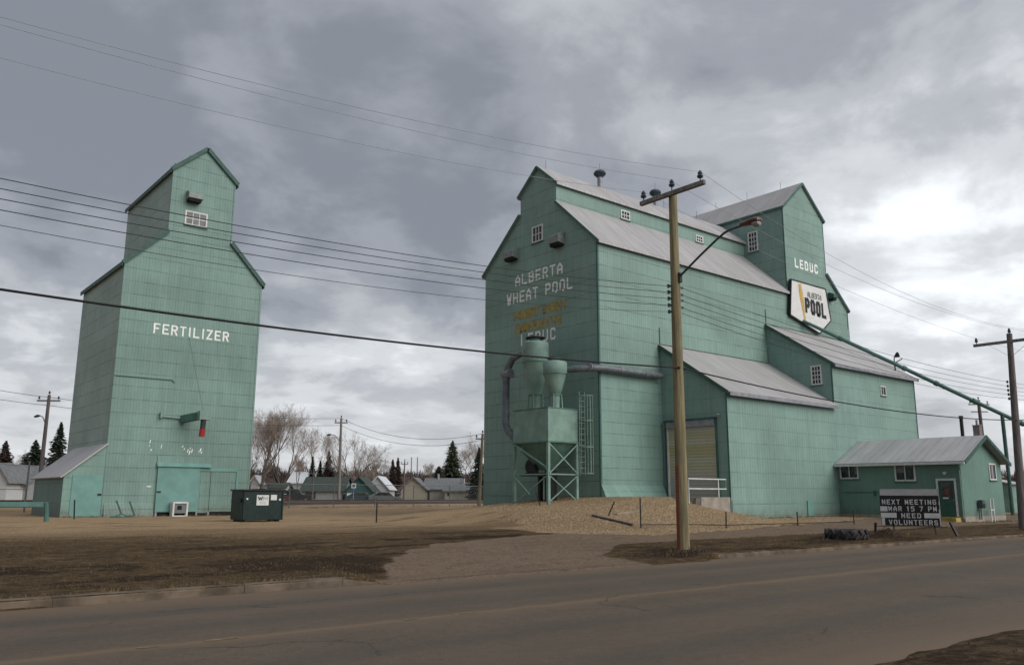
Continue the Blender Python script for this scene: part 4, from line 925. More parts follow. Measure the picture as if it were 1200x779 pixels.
p2_ = thing('utility_pole', 'grey wooden pole with a crossarm at the far right of the street', 'utility pole', (44.6, 15.9, .3))
q = MB(); q.tube([(44.62, 15.9, -.2), (45.1, 15.9, 5), (45.58, 15.9, 9.75)], [.20, .17, .13], 14); q.build('shaft', M_poleg, p2_, smooth=True)
q = MB(); q.box(45.42, 45.54, 14.5, 17.6, 9.28, 9.42); q.build('crossarm', M_arm, p2_)
q = MB(); q.bar((45.46, 16.9, 9.3), (45.5, 15.95, 8.6), .03, .01); q.bar((45.46, 14.9, 9.3), (45.5, 15.85, 8.6), .03, .01); q.each('brace', M_galv, p2_)
q = MB(); insul(q, 45.48, 17.45, 9.4, .07); insul(q, 45.6, 15.9, 9.7, .07); insul(q, 45.48, 14.65, 9.4, .07); q.each('insulator', M_ceram, p2_)
q = MB()
for i in range(5): q.lathe((45.2, 16.1), [(.02, 7.3-i*.21-.07), (.06, 7.3-i*.21-.03), (.03, 7.3-i*.21), (.06, 7.3-i*.21+.03), (.02, 7.3-i*.21+.07)], 8)
q.build('insulator_rack', M_ceram, p2_)

def far_pole(px, ytop, depth, label, arm=1.6, r=.14, lean=0.0, lamp=0, m_=None, grp=None, doublearm=False):
    b0 = far(px, depth); g0 = gz(b0.x, b0.y)
    D = FWD + RGT*((px-600)/F) + UP*((389.5-ytop)/F); hgt = CAMH+D.z*math.hypot(b0.x, b0.y)/math.hypot(D.x, D.y)
    t = thing('utility_pole', label, 'utility pole', (b0.x, b0.y, g0), grp); rv = Vector((_rt.x, _rt.y, 0))
    top = Vector((b0.x, b0.y, hgt))+rv*lean
    q = MB(); q.tube([(b0.x, b0.y, g0-.2), top], [r*1.3, r*.85], 10); q.build('shaft', m_ or M_poleg, t, smooth=True)
    q = MB(); dv = Vector((.75, -.66, 0)) if False else rv
    q.bar(top-dv*arm/2-Vector((0, 0, .5)), top+dv*arm/2-Vector((0, 0, .5)), .12); 
    if doublearm: q.bar(top-dv*arm*.4-Vector((0, 0, 1.3)), top+dv*arm*.4-Vector((0, 0, 1.3)), .1)
    q.build('crossarm', M_poleg, t)
    q = MB()
    for k in (-.42, 0, .42): p = top+dv*arm*k; insul(q, p.x, p.y, p.z-.45+(.45 if k == 0 else 0), .08)
    q.each('insulator', M_ceram, t)
    if lamp:
        q = MB(); c = Vector((b0.x, b0.y, 0)); z_ = hgt*.74; c2 = c+rv*lean*.74
        q.tube([c2+Vector((0, 0, z_)), c2-rv*lamp*.6+Vector((0, 0, z_+.7)), c2-rv*lamp+Vector((0, 0, z_+.8))], .05, 6); q.build('lamp_arm', M_galv, t)
        q = MB(); q.tube([c2-rv*lamp+Vector((0, 0, z_+.8)), c2-rv*(lamp+.22)+Vector((0, 0, z_+.78)), c2-rv*(lamp+.5)+Vector((0, 0, z_+.7))], [.06, .13, .07], 10); q.build('lamp_head', M_ceram, t)
    return top
T1 = far_pole(46, 462, 72, 'weathered pole with a small lamp behind the lean-to shed', 2.0, .15, .0, .6)
T2 = far_pole(398, 490, 96, 'pale pole with lamp and insulators between the two elevators', 1.5, .15, -.1, 1.1, M_arm)
T3 = far_pole(562, 508, 82, 'plain slim pole just left of the big elevator', 1.4, .15, .3, 0, woodpole('pole_pale', (.2, .17, .12)))
T4 = far_pole(1160, 468, 92, 'dark pole with two crossarms rising behind the office chimney', 2.3, .2, -.1, 0, None, None, True)
far_pole(474, 540, 140, 'thin distant pole right of the round spruce pair', 1.2, .12)
far_pole(367, 550, 110, 'short thin pole among the trees beyond the wire fence', .8, .09)
for px, tp, lb in ((482, 538, 'thin distant mast, left of the pair over the rooftops'), (489, 537, 'thin distant mast, right of the pair over the rooftops')):
    b0 = far(px, 220); single('mast', MB().tube([(b0.x, b0.y, 0), (b0.x, b0.y, 11.2)], [.22, .12], 6), M_galv, lb, 'mast', (b0.x, b0.y, .3))

# ------------------------------------------------------------------ overhead wires: real spans sagging between the poles
def span(pa, pm, pb, xa, xb, yfn, rad, label, grp, n=40, m_=None):
    """parabola z(x) through three surveyed points; y varies linearly between the poles"""
    (x1, z1), (x2, z2), (x3, z3) = pa, pm, pb
    def z(x): return z1*(x-x2)*(x-x3)/((x1-x2)*(x1-x3))+z2*(x-x1)*(x-x3)/((x2-x1)*(x2-x3))+z3*(x-x1)*(x-x2)/((x3-x1)*(x3-x2))
    pts = [(xa+(xb-xa)*i/n, yfn(xa+(xb-xa)*i/n), z(xa+(xb-xa)*i/n)) for i in range(n+1)]
    o = MB().tube(pts, rad, 6).build('overhead_wire', m_ or M_wire, None); return tag(o, label, 'wire', grp)
GW = 'overhead wires along the street'
ordn = ('topmost', 'second', 'third', 'fourth', 'lowest')
for k, (y_, pp0, pp1, zz, lb) in enumerate(((14.68, 20, 165, 11.24, 'highest of the three bare wires crossing the upper left sky'), (15.9, 29, 178, 11.36, 'middle of the three bare wires crossing the upper left sky'), (16.93, 68, 203, 11.24, 'lowest of the three bare wires crossing the upper left sky'))):
    a, m__ = at(0, pp0, y=y_), at(600, pp1, y=y_)
    span((a.x, a.z), (m__.x, m__.z), (19.4, zz), -22, 19.4, lambda x: y_, .0055, lb, GW, m_=M_wirel)
for k, (a0, a1, zz) in enumerate(((209, 312, 7.96), (221, 319.5, 7.77), (233, 328, 7.57), (246, 338, 7.36), (264, 351.5, 7.16))):
    a, m__ = at(0, a0, y=16.03), at(570, a1, y=16.03)
    span((a.x, a.z), (m__.x, m__.z), (19.36, zz), -22, 19.36, lambda x: 16.03, .0085 if k < 4 else .006, '%s of the five parallel wires left of the lamp pole' % ordn[k], GW)
a, m__ = at(0, 339, y=15.8), at(567, 412, y=15.8)
span((a.x, a.z), (m__.x, m__.z), (19.4, 5.42), -22, 19.4, lambda x: 15.8, .024, 'thick black cable crossing in front of both elevators, left of the lamp pole', GW, m_=M_blackp)
# onward to the second pole
for k, (ya, za, yb, zb, mp, lb) in enumerate(((14.68, 11.24, 14.65, 9.72, (968, 296), 'top wire running right from the outer end of the crossarm'), (15.9, 11.36, 15.9, 10.02, (969, 310), 'middle wire running right from the top of the lamp pole'), (16.93, 11.24, 17.45, 9.72, (975, 333), 'lower wire running right from the inner end of the crossarm'))):
    f_ = lambda x: ya+(yb-ya)*(x-19.4)/26.1
    m__ = at(mp[0], mp[1], y=(ya+yb)/2); span((19.4, za), (m__.x, m__.z), (45.5, zb), 19.4, 62, f_, .0055, lb, GW, m_=M_wirel)
for k, (za, zb) in enumerate(((7.92, 7.30), (7.70, 7.09), (7.52, 6.88), (7.30, 6.67), (7.12, 6.46))):
    span((19.7, za), (32, (za+zb)/2-.28-.03*k), (45.2, zb), 19.7, 62, lambda x: 15.82+(x-19.7)*.011, .008, '%s of the five parallel wires right of the lamp pole' % ordn[k], GW)
m__ = at(978, 470, y=15.8); m2 = at(1180, 492, y=15.8)
span((19.7, 5.42), (m__.x, m__.z), (m2.x, m2.z), 19.7, 60, lambda x: 15.8, .022, 'thick black cable running right from the lamp pole past the annex roofs', GW, m_=M_blackp)
def farwire(a, b_, sag, label, r=.02):
    pts = [a.lerp(b_, i/16)-Vector((0, 0, sag*4*(i/16)*(1-i/16))) for i in range(17)]
    tag(MB().tube(pts, r, 5).build('overhead_wire', M_wire, None), label, 'wire', 'distant overhead wires')
Lf = far(-160, 60); Lf.z = 11.5
farwire(Vector((Lf.x, Lf.y, 10.9)), T1-Vector((0, 0, .2)), .3, 'upper distant wire entering at the left edge'); farwire(Vector((Lf.x, Lf.y, 10.1)), T1-Vector((0, 0, .9)), .3, 'lower distant wire entering at the left edge')
farwire(T1-Vector((0, 0, .2)), T2, .6, 'upper distant wire to the pole between the elevators'); farwire(T1-Vector((0, 0, .9)), T2-Vector((0, 0, .8)), .6, 'lower distant wire to the pole between the elevators')
farwire(T2, Vector((T3.x, T3.y, T3.z)), 1.3, 'upper distant wire running to the slim pole'); farwire(T2-Vector((0, 0, .8)), T3-Vector((0, 0, .6)), 1.3, 'lower distant wire running to the slim pole')

# ================================================================== SMALL THINGS IN THE YARD
# dumpster
dx0, dy0_ = 15.55, 38.7; g0 = gz(16.5, 39.4)
du = thing('dumpster', 'dark green metal dumpster with white stickers beside the narrow elevator', 'dumpster', (16.55, 39.4, g0))
q = MB(); q.prism([(dx0, g0+.08), (dx0+2.02, g0+.08), (dx0+2.02, g0+1.42), (dx0, g0+1.42)], lambda u, v, t: (u, t, v), dy0_, dy0_+1.45); bd = q.build('body', M_dump, du, bevel=.015)
q = MB(); q.box(dx0-.06, dx0+2.08, dy0_-.07, dy0_+1.5, g0+1.424, g0+1.50); q.box(dx0+.98, dx0+1.04, dy0_-.07, dy0_+1.5, g0+1.503, g0+1.53); q.build('lid', M_blackp, du, bevel=.01)
q = MB()
for xx in (dx0+.02, dx0+.98, dx0+1.94): q.box(xx, xx+.06, dy0_-.04, dy0_-.002, g0+.1, g0+1.40) if xx != dx0+.98 else None
q.box(dx0+.09, dx0+1.93, dy0_-.03, dy0_-.002, g0+.1, g0+.18); q.box(dx0-.10, dx0-.002, dy0_+.2, dy0_+1.2, g0+.9, g0+1.05); q.each('rib', M_dump, bd)
q = MB(); q.box(dx0+.1, dx0+.2, dy0_+.1, dy0_+1.3, g0-.02, g0+.08); q.box(dx0+1.8, dx0+1.9, dy0_+.1, dy0_+1.3, g0-.02, g0+.08); q.each('skid', M_black, du)
M_stick = mat('sticker_white', (.60, .61, .60), .5, var=.08)
q = MB(); q.box(dx0+.66, dx0+1.26, dy0_-.012, dy0_-.003, g0+.76, g0+1.24); st = q.build('sticker', M_stick, bd)
textmesh('W', (dx0+.71, dy0_-.012, g0+1.0), (1,0,0), (0,0,1), (0,-1,0), .25, .17, .055).build('sticker_lettering', mat('logo_green', (.05, .10, .08), .6), st)
textmesh('M', (dx0+.97, dy0_-.012, g0+1.0), (1,0,0), (0,0,1), (0,-1,0), .23, .17, .05).build('sticker_lettering', mat('logo_grey', (.38, .40, .38), .6), st)
q = MB()
for i in range(3): q.box(dx0+.80, dx0+1.14, dy0_-.014, dy0_-.0125, g0+.82+i*.045, g0+.835+i*.045)
q.build('sticker_small_print', mat('print_grey', (.3, .32, .31), .7), st)
q = MB(); q.box(dx0+1.36, dx0+1.66, dy0_-.012, dy0_-.003, g0+1.0, g0+1.25); q.build('sticker', M_stick, bd)
q = MB(); q.box(dx0+.16, dx0+.24, dy0_-.012, dy0_-.003, g0+1.02, g0+1.10); q.box(dx0+1.78, dx0+1.87, dy0_-.012, dy0_-.003, g0+.98, g0+1.07); q.each('reflector', M_stick, bd)
# white framed crate in front of the sliding door
c0 = at(197, 607, z=.37); bxp = (15.93, 50.05)
wf = thing('pet_crate', 'white-framed crate with a grey mesh front standing before the turquoise sliding door', 'crate', (16.37, 50.1, .38))
q = MB(); xw0, xw1, zc0, zc1, yf = 15.93, 16.80, .36, 1.20, 49.85
q.box(xw0, xw0+.10, yf, yf+.5, zc0, zc1); q.box(xw1-.10, xw1, yf, yf+.5, zc0, zc1); q.box(xw0+.102, xw1-.102, yf, yf+.5, zc1-.10, zc1-.001); q.box(xw0+.102, xw1-.102, yf, yf+.5, zc0, zc0+.07); q.build('frame', M_white, wf, bevel=.012)
q = MB(); q.box(xw0+.103, xw1-.103, yf+.06, yf+.08, zc0+.20, zc1-.12); q.build('mesh_panel', mat('mesh_grey', (.15, .17, .17), .7), wf)
q = MB(); q.box(xw0+.28, xw0+.52, yf+.04, yf+.058, zc0+.40, zc0+.62); q.box(xw0+.103, xw1-.103, yf+.3, yf+.32, zc0+.073, zc0+.19); q.build('opening', M_dark, wf)
# fallen green metal trestle
ts = thing('metal_trestle', 'broken green metal trestle lying against the foot of the narrow elevator', 'trestle', (13.1, 49.4, .38))
q = MB(); T = lambda px, py, yy=49.3: at(px, py, y=yy)+Vector((0, 0, .13))
q.bar(T(136, 589), T(142, 604.5), .07); q.bar(T(142, 604.5), T(132, 608.5), .05); q.build('leg', M_trimd, ts)
q = MB(); q.bar(T(151.5, 590), T(157.5, 606), .07); q.bar(T(157.5, 606), T(147, 608), .05); q.build('leg', M_trimd, ts)
q = MB(); q.bar(T(129, 608.3, 49.0), T(166, 609.8, 49.0), .09); q.bar(T(142, 604.5), T(150, 608), .05); q.build('base_rail', M_trimd, ts)
def post(px, pyb, pyt, label, r=.03, lean=0.0, m_=None, z=None, grp=None, cat='post', name='fence_post', dz=0):
    b0 = onground(px, pyb)
    k = (pyb-pyt)/F*FWD.dot(b0); g = gz(b0.x, b0.y)
    rv = Vector((_rt.x, _rt.y, 0))
    q = MB(); q.tube([(b0.x, b0.y, g-.15), Vector((b0.x, b0.y, g+k))+rv*lean], r, 8)
    return single(name, q, m_ or M_black, label, cat, (b0.x, b0.y, g), grp), b0
GP = 'thin dark fence posts on the gravel'
posts = []
for px, pyb, pyt, ln, lb in ((751, 618, 584, 0, 'straight dark fence post left of the lamp pole'), (851, 618.5, 600, .02, 'short dark post below the concrete dock'), (935, 616, 600, 0, 'short dark post before the annex wall, right of the dock'),
                             (1001, 614, 598, 0, 'short dark post before the annex wall, nearest the meeting sign'), (634, 592, 577, -.25, 'leaning dark post by the legs of the hopper bin')):
    o, b0 = post(px, pyb, pyt, lb, .028, ln, grp=GP); posts.append(b0)
post(711, 604, 588, 'tilted dark stake stuck in the gravel bank', .028, .35, grp=GP)
post(441, 612, 590, 'lone dark stake in the grass before the far fence', .035, 0)
post(442, 575+22, 566, 'x', .03) if False else None
post(87, 608, 586, 'thin dark stake in front of the lean-to door', .035, -.08)
# sagging cord strung between the low posts
tag(MB().tube([(p.x, p.y, gz(p.x, p.y)+.12) for p in (posts[0], (posts[0]+posts[1])/2, posts[1], posts[2], posts[3])], .02, 5).build('slack_cord', M_black, None), 'low dark cord strung between the short posts along the gravel', 'cord')
b1 = at(705, 607, z=1.0)
pa, pb = onground(694, 605), onground(742, 616)
single('fallen_post', MB().tube([(pa.x, pa.y, gz(pa.x, pa.y)+.06), (pb.x, pb.y, gz(pb.x, pb.y)+.05)], .05, 8), M_poleg, 'grey fallen post lying on the gravel bank', 'fallen post', (pa.x, pa.y, pa.z))
pa, pb = onground(722, 603), onground(796, 592)
single('gravel_board', MB().bar((pa.x, pa.y, gz(pa.x, pa.y)+.03), (pb.x, pb.y, gz(pb.x, pb.y)+.03), .12, .05), M_conc, 'pale plank lying on the gravel bank left of the lamp pole', 'plank', (pa.x, pa.y, pa.z))
# green pipe barrier at the left edge
p0 = onground(55, 611); ga = thing('pipe_barrier', 'green pipe barrier ending in a leaning post at the left edge', 'barrier', (p0.x, p0.y, gz(p0.x, p0.y)))
tp = p0+Vector((0, 0, .88)); rv = Vector((_rt.x, _rt.y, 0))
q = MB(); q.tube([p0-Vector((0, 0, .2)), tp-rv*.12], [.12, .09], 8); q.build('post', M_trim, ga)
q = MB(); q.bar(tp-rv*.12-Vector((0, 0, .1)), tp-rv*6.0+Vector((0, 1.0, -.12)), .06, .22); q.build('rail', M_door, ga)
# tractor tyre lying on the verge
tc_ = onground(992, 632.5); dv = Vector((tc_.x, tc_.y, 0)).normalized(); tc_ = tc_+dv*.7; g = gz(tc_.x, tc_.y)
ty = thing('tractor_tyre', 'old tractor tyre lying flat on the verge near the kerb', 'tyre', (tc_.x, tc_.y, g))
q = MB(); n = 40; prof = [(.40, .02), (.62, .0), (.68, .06), (.70, .18), (.68, .30), (.62, .36), (.42, .35), (.34, .26), (.34, .12)]
vs_ = []; fs_ = []
for i in range(n):
    an = 2*math.pi*i/n
    for (r_, z_) in prof: vs_.append((tc_.x+r_*math.cos(an), tc_.y+r_*math.sin(an), g+z_))
k_ = len(prof)
for i in range(n):
    for j in range(k_): fs_.append((i*k_+j, ((i+1) % n)*k_+j, ((i+1) % n)*k_+(j+1) % k_, i*k_+(j+1) % k_))
q.add(vs_, fs_); q.build('casing', M_rubber, ty, smooth=True)
q = MB()
for i in range(26):
    an = 2*math.pi*i/26; s_ = 1 if i % 2 else -1
    a_ = Vector((tc_.x+.70*math.cos(an), tc_.y+.70*math.sin(an), g+(.03 if s_ > 0 else .35))); b2 = Vector((tc_.x+.715*math.cos(an+.17), tc_.y+.715*math.sin(an+.17), g+.19))
    q.bar(a_, b2, .075, .075)
q.build('tread_lug', M_rubber, ty)
# portable letter-board sign
sc_ = at(1068, 619, z=.38); nrm = Vector((-sc_.x, -sc_.y, 0)).normalized(); sx = Vector((-nrm.y, nrm.x, 0)); g = gz(sc_.x, sc_.y)
k = FWD.dot(sc_)/F; Wd = 62.5*k*.5
sg = thing('message_sign', 'black changeable-letter sign on legs announcing the next meeting, before the office', 'sign', (sc_.x, sc_.y, g))
zt, zb_ = CAMH+(579-2-569)*k*1.0, CAMH-(611-577)*k
H_ = zt-zb_
def sp3(u, v, d=0): return Vector((sc_.x, sc_.y, 0))+sx*u*Wd+nrm*d+Vector((0, 0, zb_+v*H_))
q = MB(); q.obox(sp3(0, .5), sx, nrm, (0, 0, 1), Wd, .06, H_/2); q.build('board', M_blackp, sg, bevel=.008)
q = MB(); q.obox(sp3(0, .915, .045), sx, nrm, (0, 0, 1), Wd*.985, .03, H_*.085); q.obox(sp3(0, .83, .03), sx, nrm, (0, 0, 1), Wd*.99, .04, .012); q.build('header_panel', mat('header_grey', (.33, .33, .335), .5), sg)
Lt = mat('sign_letters', (.46, .46, .46), .5, var=.1)
for s_, ua, ub, v0, vh in (('NEXT MEETING', -.93, .90, .58, .135), ('MAR 15 7 PM', -.72, .90, .398, .135), ('NEED', -.30, .36, .215, .13), ('VOLUNTEERS', -.74, .90, .03, .135)):
    ll = sp3(ua, v0, .062); textmesh(s_, ll, sx, (0, 0, 1), nrm, (ub-ua)*Wd, vh*H_, .034, gap=.42, space=.6).build('letter_row', Lt, sg)
q = MB(); q.obox(sp3(1.0, .62, .07), sx, nrm, (0, 0, 1), .02, .006, H_*.05)
q.obox(sp3(-.88, .46, .066), sx, nrm, (0, 0, 1), Wd*.125, .004, H_*.068); q.obox(sp3(-.73, .285, .066), sx, nrm, (0, 0, 1), Wd*.27, .004, H_*.068); q.obox(sp3(.72, .285, .066), sx, nrm, (0, 0, 1), Wd*.25, .004, H_*.066); q.obox(sp3(-.93, .11, .066), sx, nrm, (0, 0, 1), Wd*.055, .004, H_*.10)
q.obox(sp3(.985, .24, .066), sx, nrm, (0, 0, 1), .018, .004, H_*.22); q.build('blank_panel', Lt, sg)
q = MB()
q.obox(sp3(0, -.02), sx, nrm, (0, 0, 1), Wd*1.22, .02, .012)
frb = q.build('base_bar', M_black, sg)
for u in (-.60, .78): q = MB(); q.bar(sp3(u, .02, -.02), sp3(u+.05, -.36, .1), .05); q.build('leg', M_black, sg)
q = MB(); q.bar(sp3(-1.20, .08, .25), sp3(-1.24, -.30, .25), .08); q.build('leg', M_black, sg)
q = MB(); q.bar(sp3(1.30, .12, .1), sp3(1.50, -.27, .35), .085); q.build('leg', M_black, sg)

# ================================================================== CHAIN-LINK FENCE, RAILWAY, HOUSES, TREES
fY = 70.0
M_fence = mat('fence_galvanised', (.17, .19, .19), .5, .4)
fn = thing('chain_link_fence', 'long chain-link fence across the yard behind the two elevators', 'fence', (45, fY, .4))
xsF = [28+i*4.3 for i in range(9)]
for xx in xsF: q = MB(); q.tube([(xx, fY, gz(xx, fY)-.1), (xx, fY, 2.55)], .045, 8); q.build('fence_post', M_fence, fn)
q = MB(); q.tube([(28, fY, 2.52), (62, fY, 2.52)], .028, 6); q.tube([(28, fY, .5), (62, fY, .5)], .02, 6); q.build('top_rail', M_fence, fn)
q = MB(); st_ = .13
i = 0
while 28+i*st_ < 62:
    xx = 28+i*st_
    for sg_ in (1, -1):
        xb_ = xx+sg_*2.05
        if 28 <= xb_ <= 62: q.add([(xx-.004, fY, .45), (xx+.004, fY, .45), (xb_+.004, fY, 2.5), (xb_-.004, fY, 2.5)], [(0,1,2,3)])
    i += 1
q.build('wire_mesh', M_fence, fn)
fl_ = thing('chain_link_fence', 'short stretch of wire fence with a tall post left of the lean-to shed', 'fence', (8, 58, .4))
pA = onground(28, 600); pB = onground(-40, 596)
for p_, h_ in ((pA, 3.4), (pA.lerp(pB, .5), 1.6), (pB, 1.6)): q = MB(); q.tube([(p_.x, p_.y, .2), (p_.x, p_.y, .4+h_)], .06, 8); q.build('fence_post', M_fence, fl_)
q = MB(); q.tube([(pA.x, pA.y, 1.9), (pB.x, pB.y, 1.9)], .025, 6); q.build('top_rail', M_fence, fl_)
# railway behind the fence
q = MB()
for yy in (81.0, 82.5): q.box(-300, 600, yy-.04, yy+.04, .9, 1.06)
rl = tag(q.build('railway_track', mat('rail_rust', (.05, .033, .028), .6), None), None, None, kind='structure')
q = MB(); q.prism([(76.0, .2), (78.3, .86), (85.2, .86), (87.5, .2)], lambda u, v, t: (t, u, v), -300, 600)
tag(q.build('railway_embankment', mat('ballast', (.055, .043, .038), .95, var=.4, vscale=6, bump=.05, bscale=12), None), None, None, kind='structure')

M_hw = [mat('house_wall_beige', (.30, .275, .225), .8, var=.08), mat('house_wall_white', (.46, .47, .47), .8, var=.06), mat('house_wall_teal', (.03, .09, .085), .8), mat('house_wall_grey', (.26, .27, .27), .8), mat('house_wall_cream', (.37, .355, .31), .8)]
M_hr = [mat('shingle_grey', (.15, .155, .16), .9, var=.15, vscale=2), mat('shingle_dark', (.05, .065, .06), .9, var=.2), mat('roof_snow_white', (.55, .57, .60), .8, var=.06), mat('shingle_brown', (.075, .05, .045), .9, var=.2)]
def house(px0, px1, depth, hw, hr, label, wallm, roofm, gable='side', dp=8, wins=(), porch=None, base=.5, chim=None):
    """a house whose front faces the yard; px0..px1 = its two ends as seen, hw/hr eave and ridge heights"""
    a, b_ = far(px0, depth), far(px1, depth); u = (b_-a); L = u.length; u /= L; v = Vector((-u.y, u.x, 0))
    if v.dot(Vector((a.x, a.y, 0))) < 0: v = -v
    Pt = lambda s_, d_, z_: a+u*s_+v*d_+Vector((0, 0, z_))
    t = thing('house', label, 'house', Pt(L/2, dp/2, base)); 
    if gable == 'side':
        pr = [(0, base-.3), (dp, base-.3), (dp, base+hw), (dp/2, base+hr), (0, base+hw)]
        wl = MB().prism(pr, lambda d_, z_, s_: Pt(s_, d_, z_), 0, L).build('wall', wallm, t)
        q = MB()
        slab(q, Pt(-.4, dp/2, base+hr+.1), Pt(L+.4, dp/2, base+hr+.1), Pt(L+.4, -.5, base+hw-.1), Pt(-.4, -.5, base+hw-.1), .12); slab(q, Pt(-.4, dp/2, base+hr+.1), Pt(L+.4, dp/2, base+hr+.1), Pt(L+.4, dp+.5, base+hw-.1), Pt(-.4, dp+.5, base+hw-.1), .12)
    else:
        pr = [(0, base-.3), (L, base-.3), (L, base+hw), (L/2, base+hr), (0, base+hw)]
        wl = MB().prism(pr, lambda s_, z_, d_: Pt(s_, d_, z_), 0, dp).build('wall', wallm, t)
        q = MB()
        slab(q, Pt(L/2, -.4, base+hr+.1), Pt(L/2, dp+.4, base+hr+.1), Pt(-.5, dp+.4, base+hw-.12), Pt(-.5, -.4, base+hw-.12), .14); slab(q, Pt(L/2, -.4, base+hr+.1), Pt(L/2, dp+.4, base+hr+.1), Pt(L+.5, dp+.4, base+hw-.12), Pt(L+.5, -.4, base+hw-.12), .14)
    rf_ = q.build('roof', roofm, t)
    for (s0, s1, z0, z1, kind_) in wins:
        q = MB(); q.prism([(s0*L, base+z0), (s1*L, base+z0), (s1*L, base+z1), (s0*L, base+z1)], lambda s_, z_, d_: Pt(s_, d_, z_), -.06, .0-.002); q.build('door' if kind_ == 'd' else 'window', M_glass if kind_ != 'g' else M_white, t)
    if chim is not None:
        for cc in chim: q = MB(); c = Pt(L*cc, dp*.45, 0); q.box(c.x-.15, c.x+.15, c.y-.15, c.y+.15, base+hr-.6, base+hr+.8); q.build('chimney', M_galv, rf_)
    return t
house(471, 499, 142, 2.0, 3.9, 'beige bungalow end with a low gable left of the grey-roofed house', M_hw[0], M_hr[0], 'front', 9)
house(498, 537, 146, 2.1, 3.9, 'cream bungalow with a grey roof seen beyond the tracks', M_hw[4], M_hr[0], 'side', 9, ((.08, .16, .2, 1.9, 'd'), (.62, .74, 1.1, 1.8, 'w')), chim=(.35,))
house(522, 552, 140, 1.8, 3.0, 'cream side wing with grey roof and twin pipes next to the bungalow', M_hw[4], M_hr[0], 'side', 6, ((.1, .2, .9, 1.5, 'w'),), chim=(.62, .7))
house(338, 366, 175, 3.4, 5.6, 'house with a snow-white roof behind the dumpster fence', M_hw[1], M_hr[2], 'side', 9)
house(354, 402, 145, 1.7, 4.0, 'low house with a dark green hipped roof', M_hw[3], M_hr[1], 'side', 9, ((.1, .35, .3, 1.5, 'w'),))
house(406, 436, 144, 1.6, 4.0, 'teal gabled house with a pale base', M_hw[2], M_hr[1], 'front', 9, ((.05, .3, .1, 1.3, 'g'), (.55, .85, .1, 1.3, 'g')))
house(431, 455, 152, 2.0, 4.3, 'white gabled house standing right of the teal one', M_hw[1], M_hr[2], 'front', 9)
house(446, 476, 178, 2.4, 4.8, 'house with a brown shingle roof between two bare trees', M_hw[3], M_hr[3], 'side', 9)
house(294, 303, 145, 2.8, 4.2, 'narrow white shed just past the corner of the narrow elevator', M_hw[1], M_hr[2], 'front', 5)
house(306, 316, 148, 1.8, 3.8, 'small white peaked shed above the dumpster', M_hw[1], M_hr[3], 'front', 5)
house(317, 334, 146, 2.2, 3.0, 'long white trailer-like shed behind the fence', M_hw[1], M_hr[1], 'side', 4)
house(-14, 8, 95, 2.3, 4.3, 'white house with a grey gable at the left edge', M_hw[1], M_hr[0], 'front', 9)
house(6, 31, 98, 2.2, 4.2, 'house with a grey roof and pale garage door left of the shed', M_hw[3], M_hr[0], 'side', 8, ((.22, .85, .1, 2.0, 'g'),))
house(-60, -16, 98, 2.4, 4.6, 'long pale bungalow beyond the left edge', M_hw[0], M_hr[0], 'side', 8)
# small green shed and white cars past the office
b0 = far(1183, 66); q = MB()
gs = thing('garden_shed', 'small green shed glimpsed right of the office', 'shed', (b0.x, b0.y, .5))
q.box(b0.x-.3, b0.x+2.2, b0.y-.2, b0.y+1.8, .3, 2.6); q.build('wall', M_bin, gs); q = MB(); slab(q, (b0.x-.5, b0.y-.5, 2.7), (b0.x+2.4, b0.y-.5, 2.7), (b0.x+2.4, b0.y+2, 3.2), (b0.x-.5, b0.y+2, 3.2), .08); q.build('roof', M_oroof, gs)
def car(c, hd_, col, label, kind='car', L=4.5, Wc=1.8, Hc=1.5):
    u = Vector((math.cos(hd_), math.sin(hd_), 0)); v = Vector((-u.y, u.x, 0)); g = gz(c.x, c.y); O = Vector((c.x, c.y, g))
    t = thing('parked_car' if kind != 'truck' else 'parked_truck', label, kind, O)
    if kind == 'truck': pr = [(-.5, .35), (.5, .35), (.5, .78), (.44, .85), (.22, .9), (.12, 1.28*1.15), (-.12, 1.32*1.15), (-.16, .9), (-.5, .88)]
    else: pr = [(-.5, .3), (.5, .3), (.5, .62), (.42, .8), (.24, .88), (.10, 1.38), (-.22, 1.42), (-.40, .95), (-.5, .88)]
    m_ = mat('car_paint', col, .3, .1, var=.04, spec=.5)
    MB().prism([(a*L, z) for a, z in pr], lambda s_, z_, d_: O+u*s_+v*d_+Vector((0, 0, z_*Hc/1.45)), -Wc/2, Wc/2).build('body', m_, t, bevel=.05)
    q = MB(); q.prism([(a*L, z) for a, z in ((.21, .93), (.09, 1.31), (-.2, 1.35), (-.35, .98))], lambda s_, z_, d_: O+u*s_+v*d_+Vector((0, 0, z_*Hc/1.45)), -Wc/2-.01, Wc/2+.01); q.build('side_window', M_glass, t)
    for s_ in (-.31, .31):
        for d_ in (-1, 1):
            p = O+u*s_*L+v*d_*(Wc/2-.08); q = MB(); q.tube([p-v*.11+Vector((0, 0, .33)), p+v*.11+Vector((0, 0, .33))], .33, 16); w_ = q.build('wheel', M_rubber, t)
            q = MB(); q.tube([p+v*d_*.112+Vector((0, 0, .33)), p+v*d_*.125+Vector((0, 0, .33))], .19, 12); q.build('rim', M_galv, w_)
car(far(322, 110), R(-30), (.10, .02, .02), 'dark red car behind the fence, right of the dumpster'); car(far(345, 112), R(-28), (.02, .022, .025), 'black pickup parked beyond the fence with pale headlights', 'truck', 5.2, 1.9, 1.75)
car(far(452, 113), R(-25), (.10, .11, .12), 'grey car beyond the fence near the lone stake'); car(far(425, 114), R(-28), (.03, .05, .06), 'dark blue car parked before the teal house')
car(far(1192, 95), R(-10), (.5, .5, .52), 'white car parked beyond the right-hand pole'); car(far(1203, 88), R(-12), (.42, .43, .45), 'silver van at the far right edge', 'van', 5, 2, 2.0)
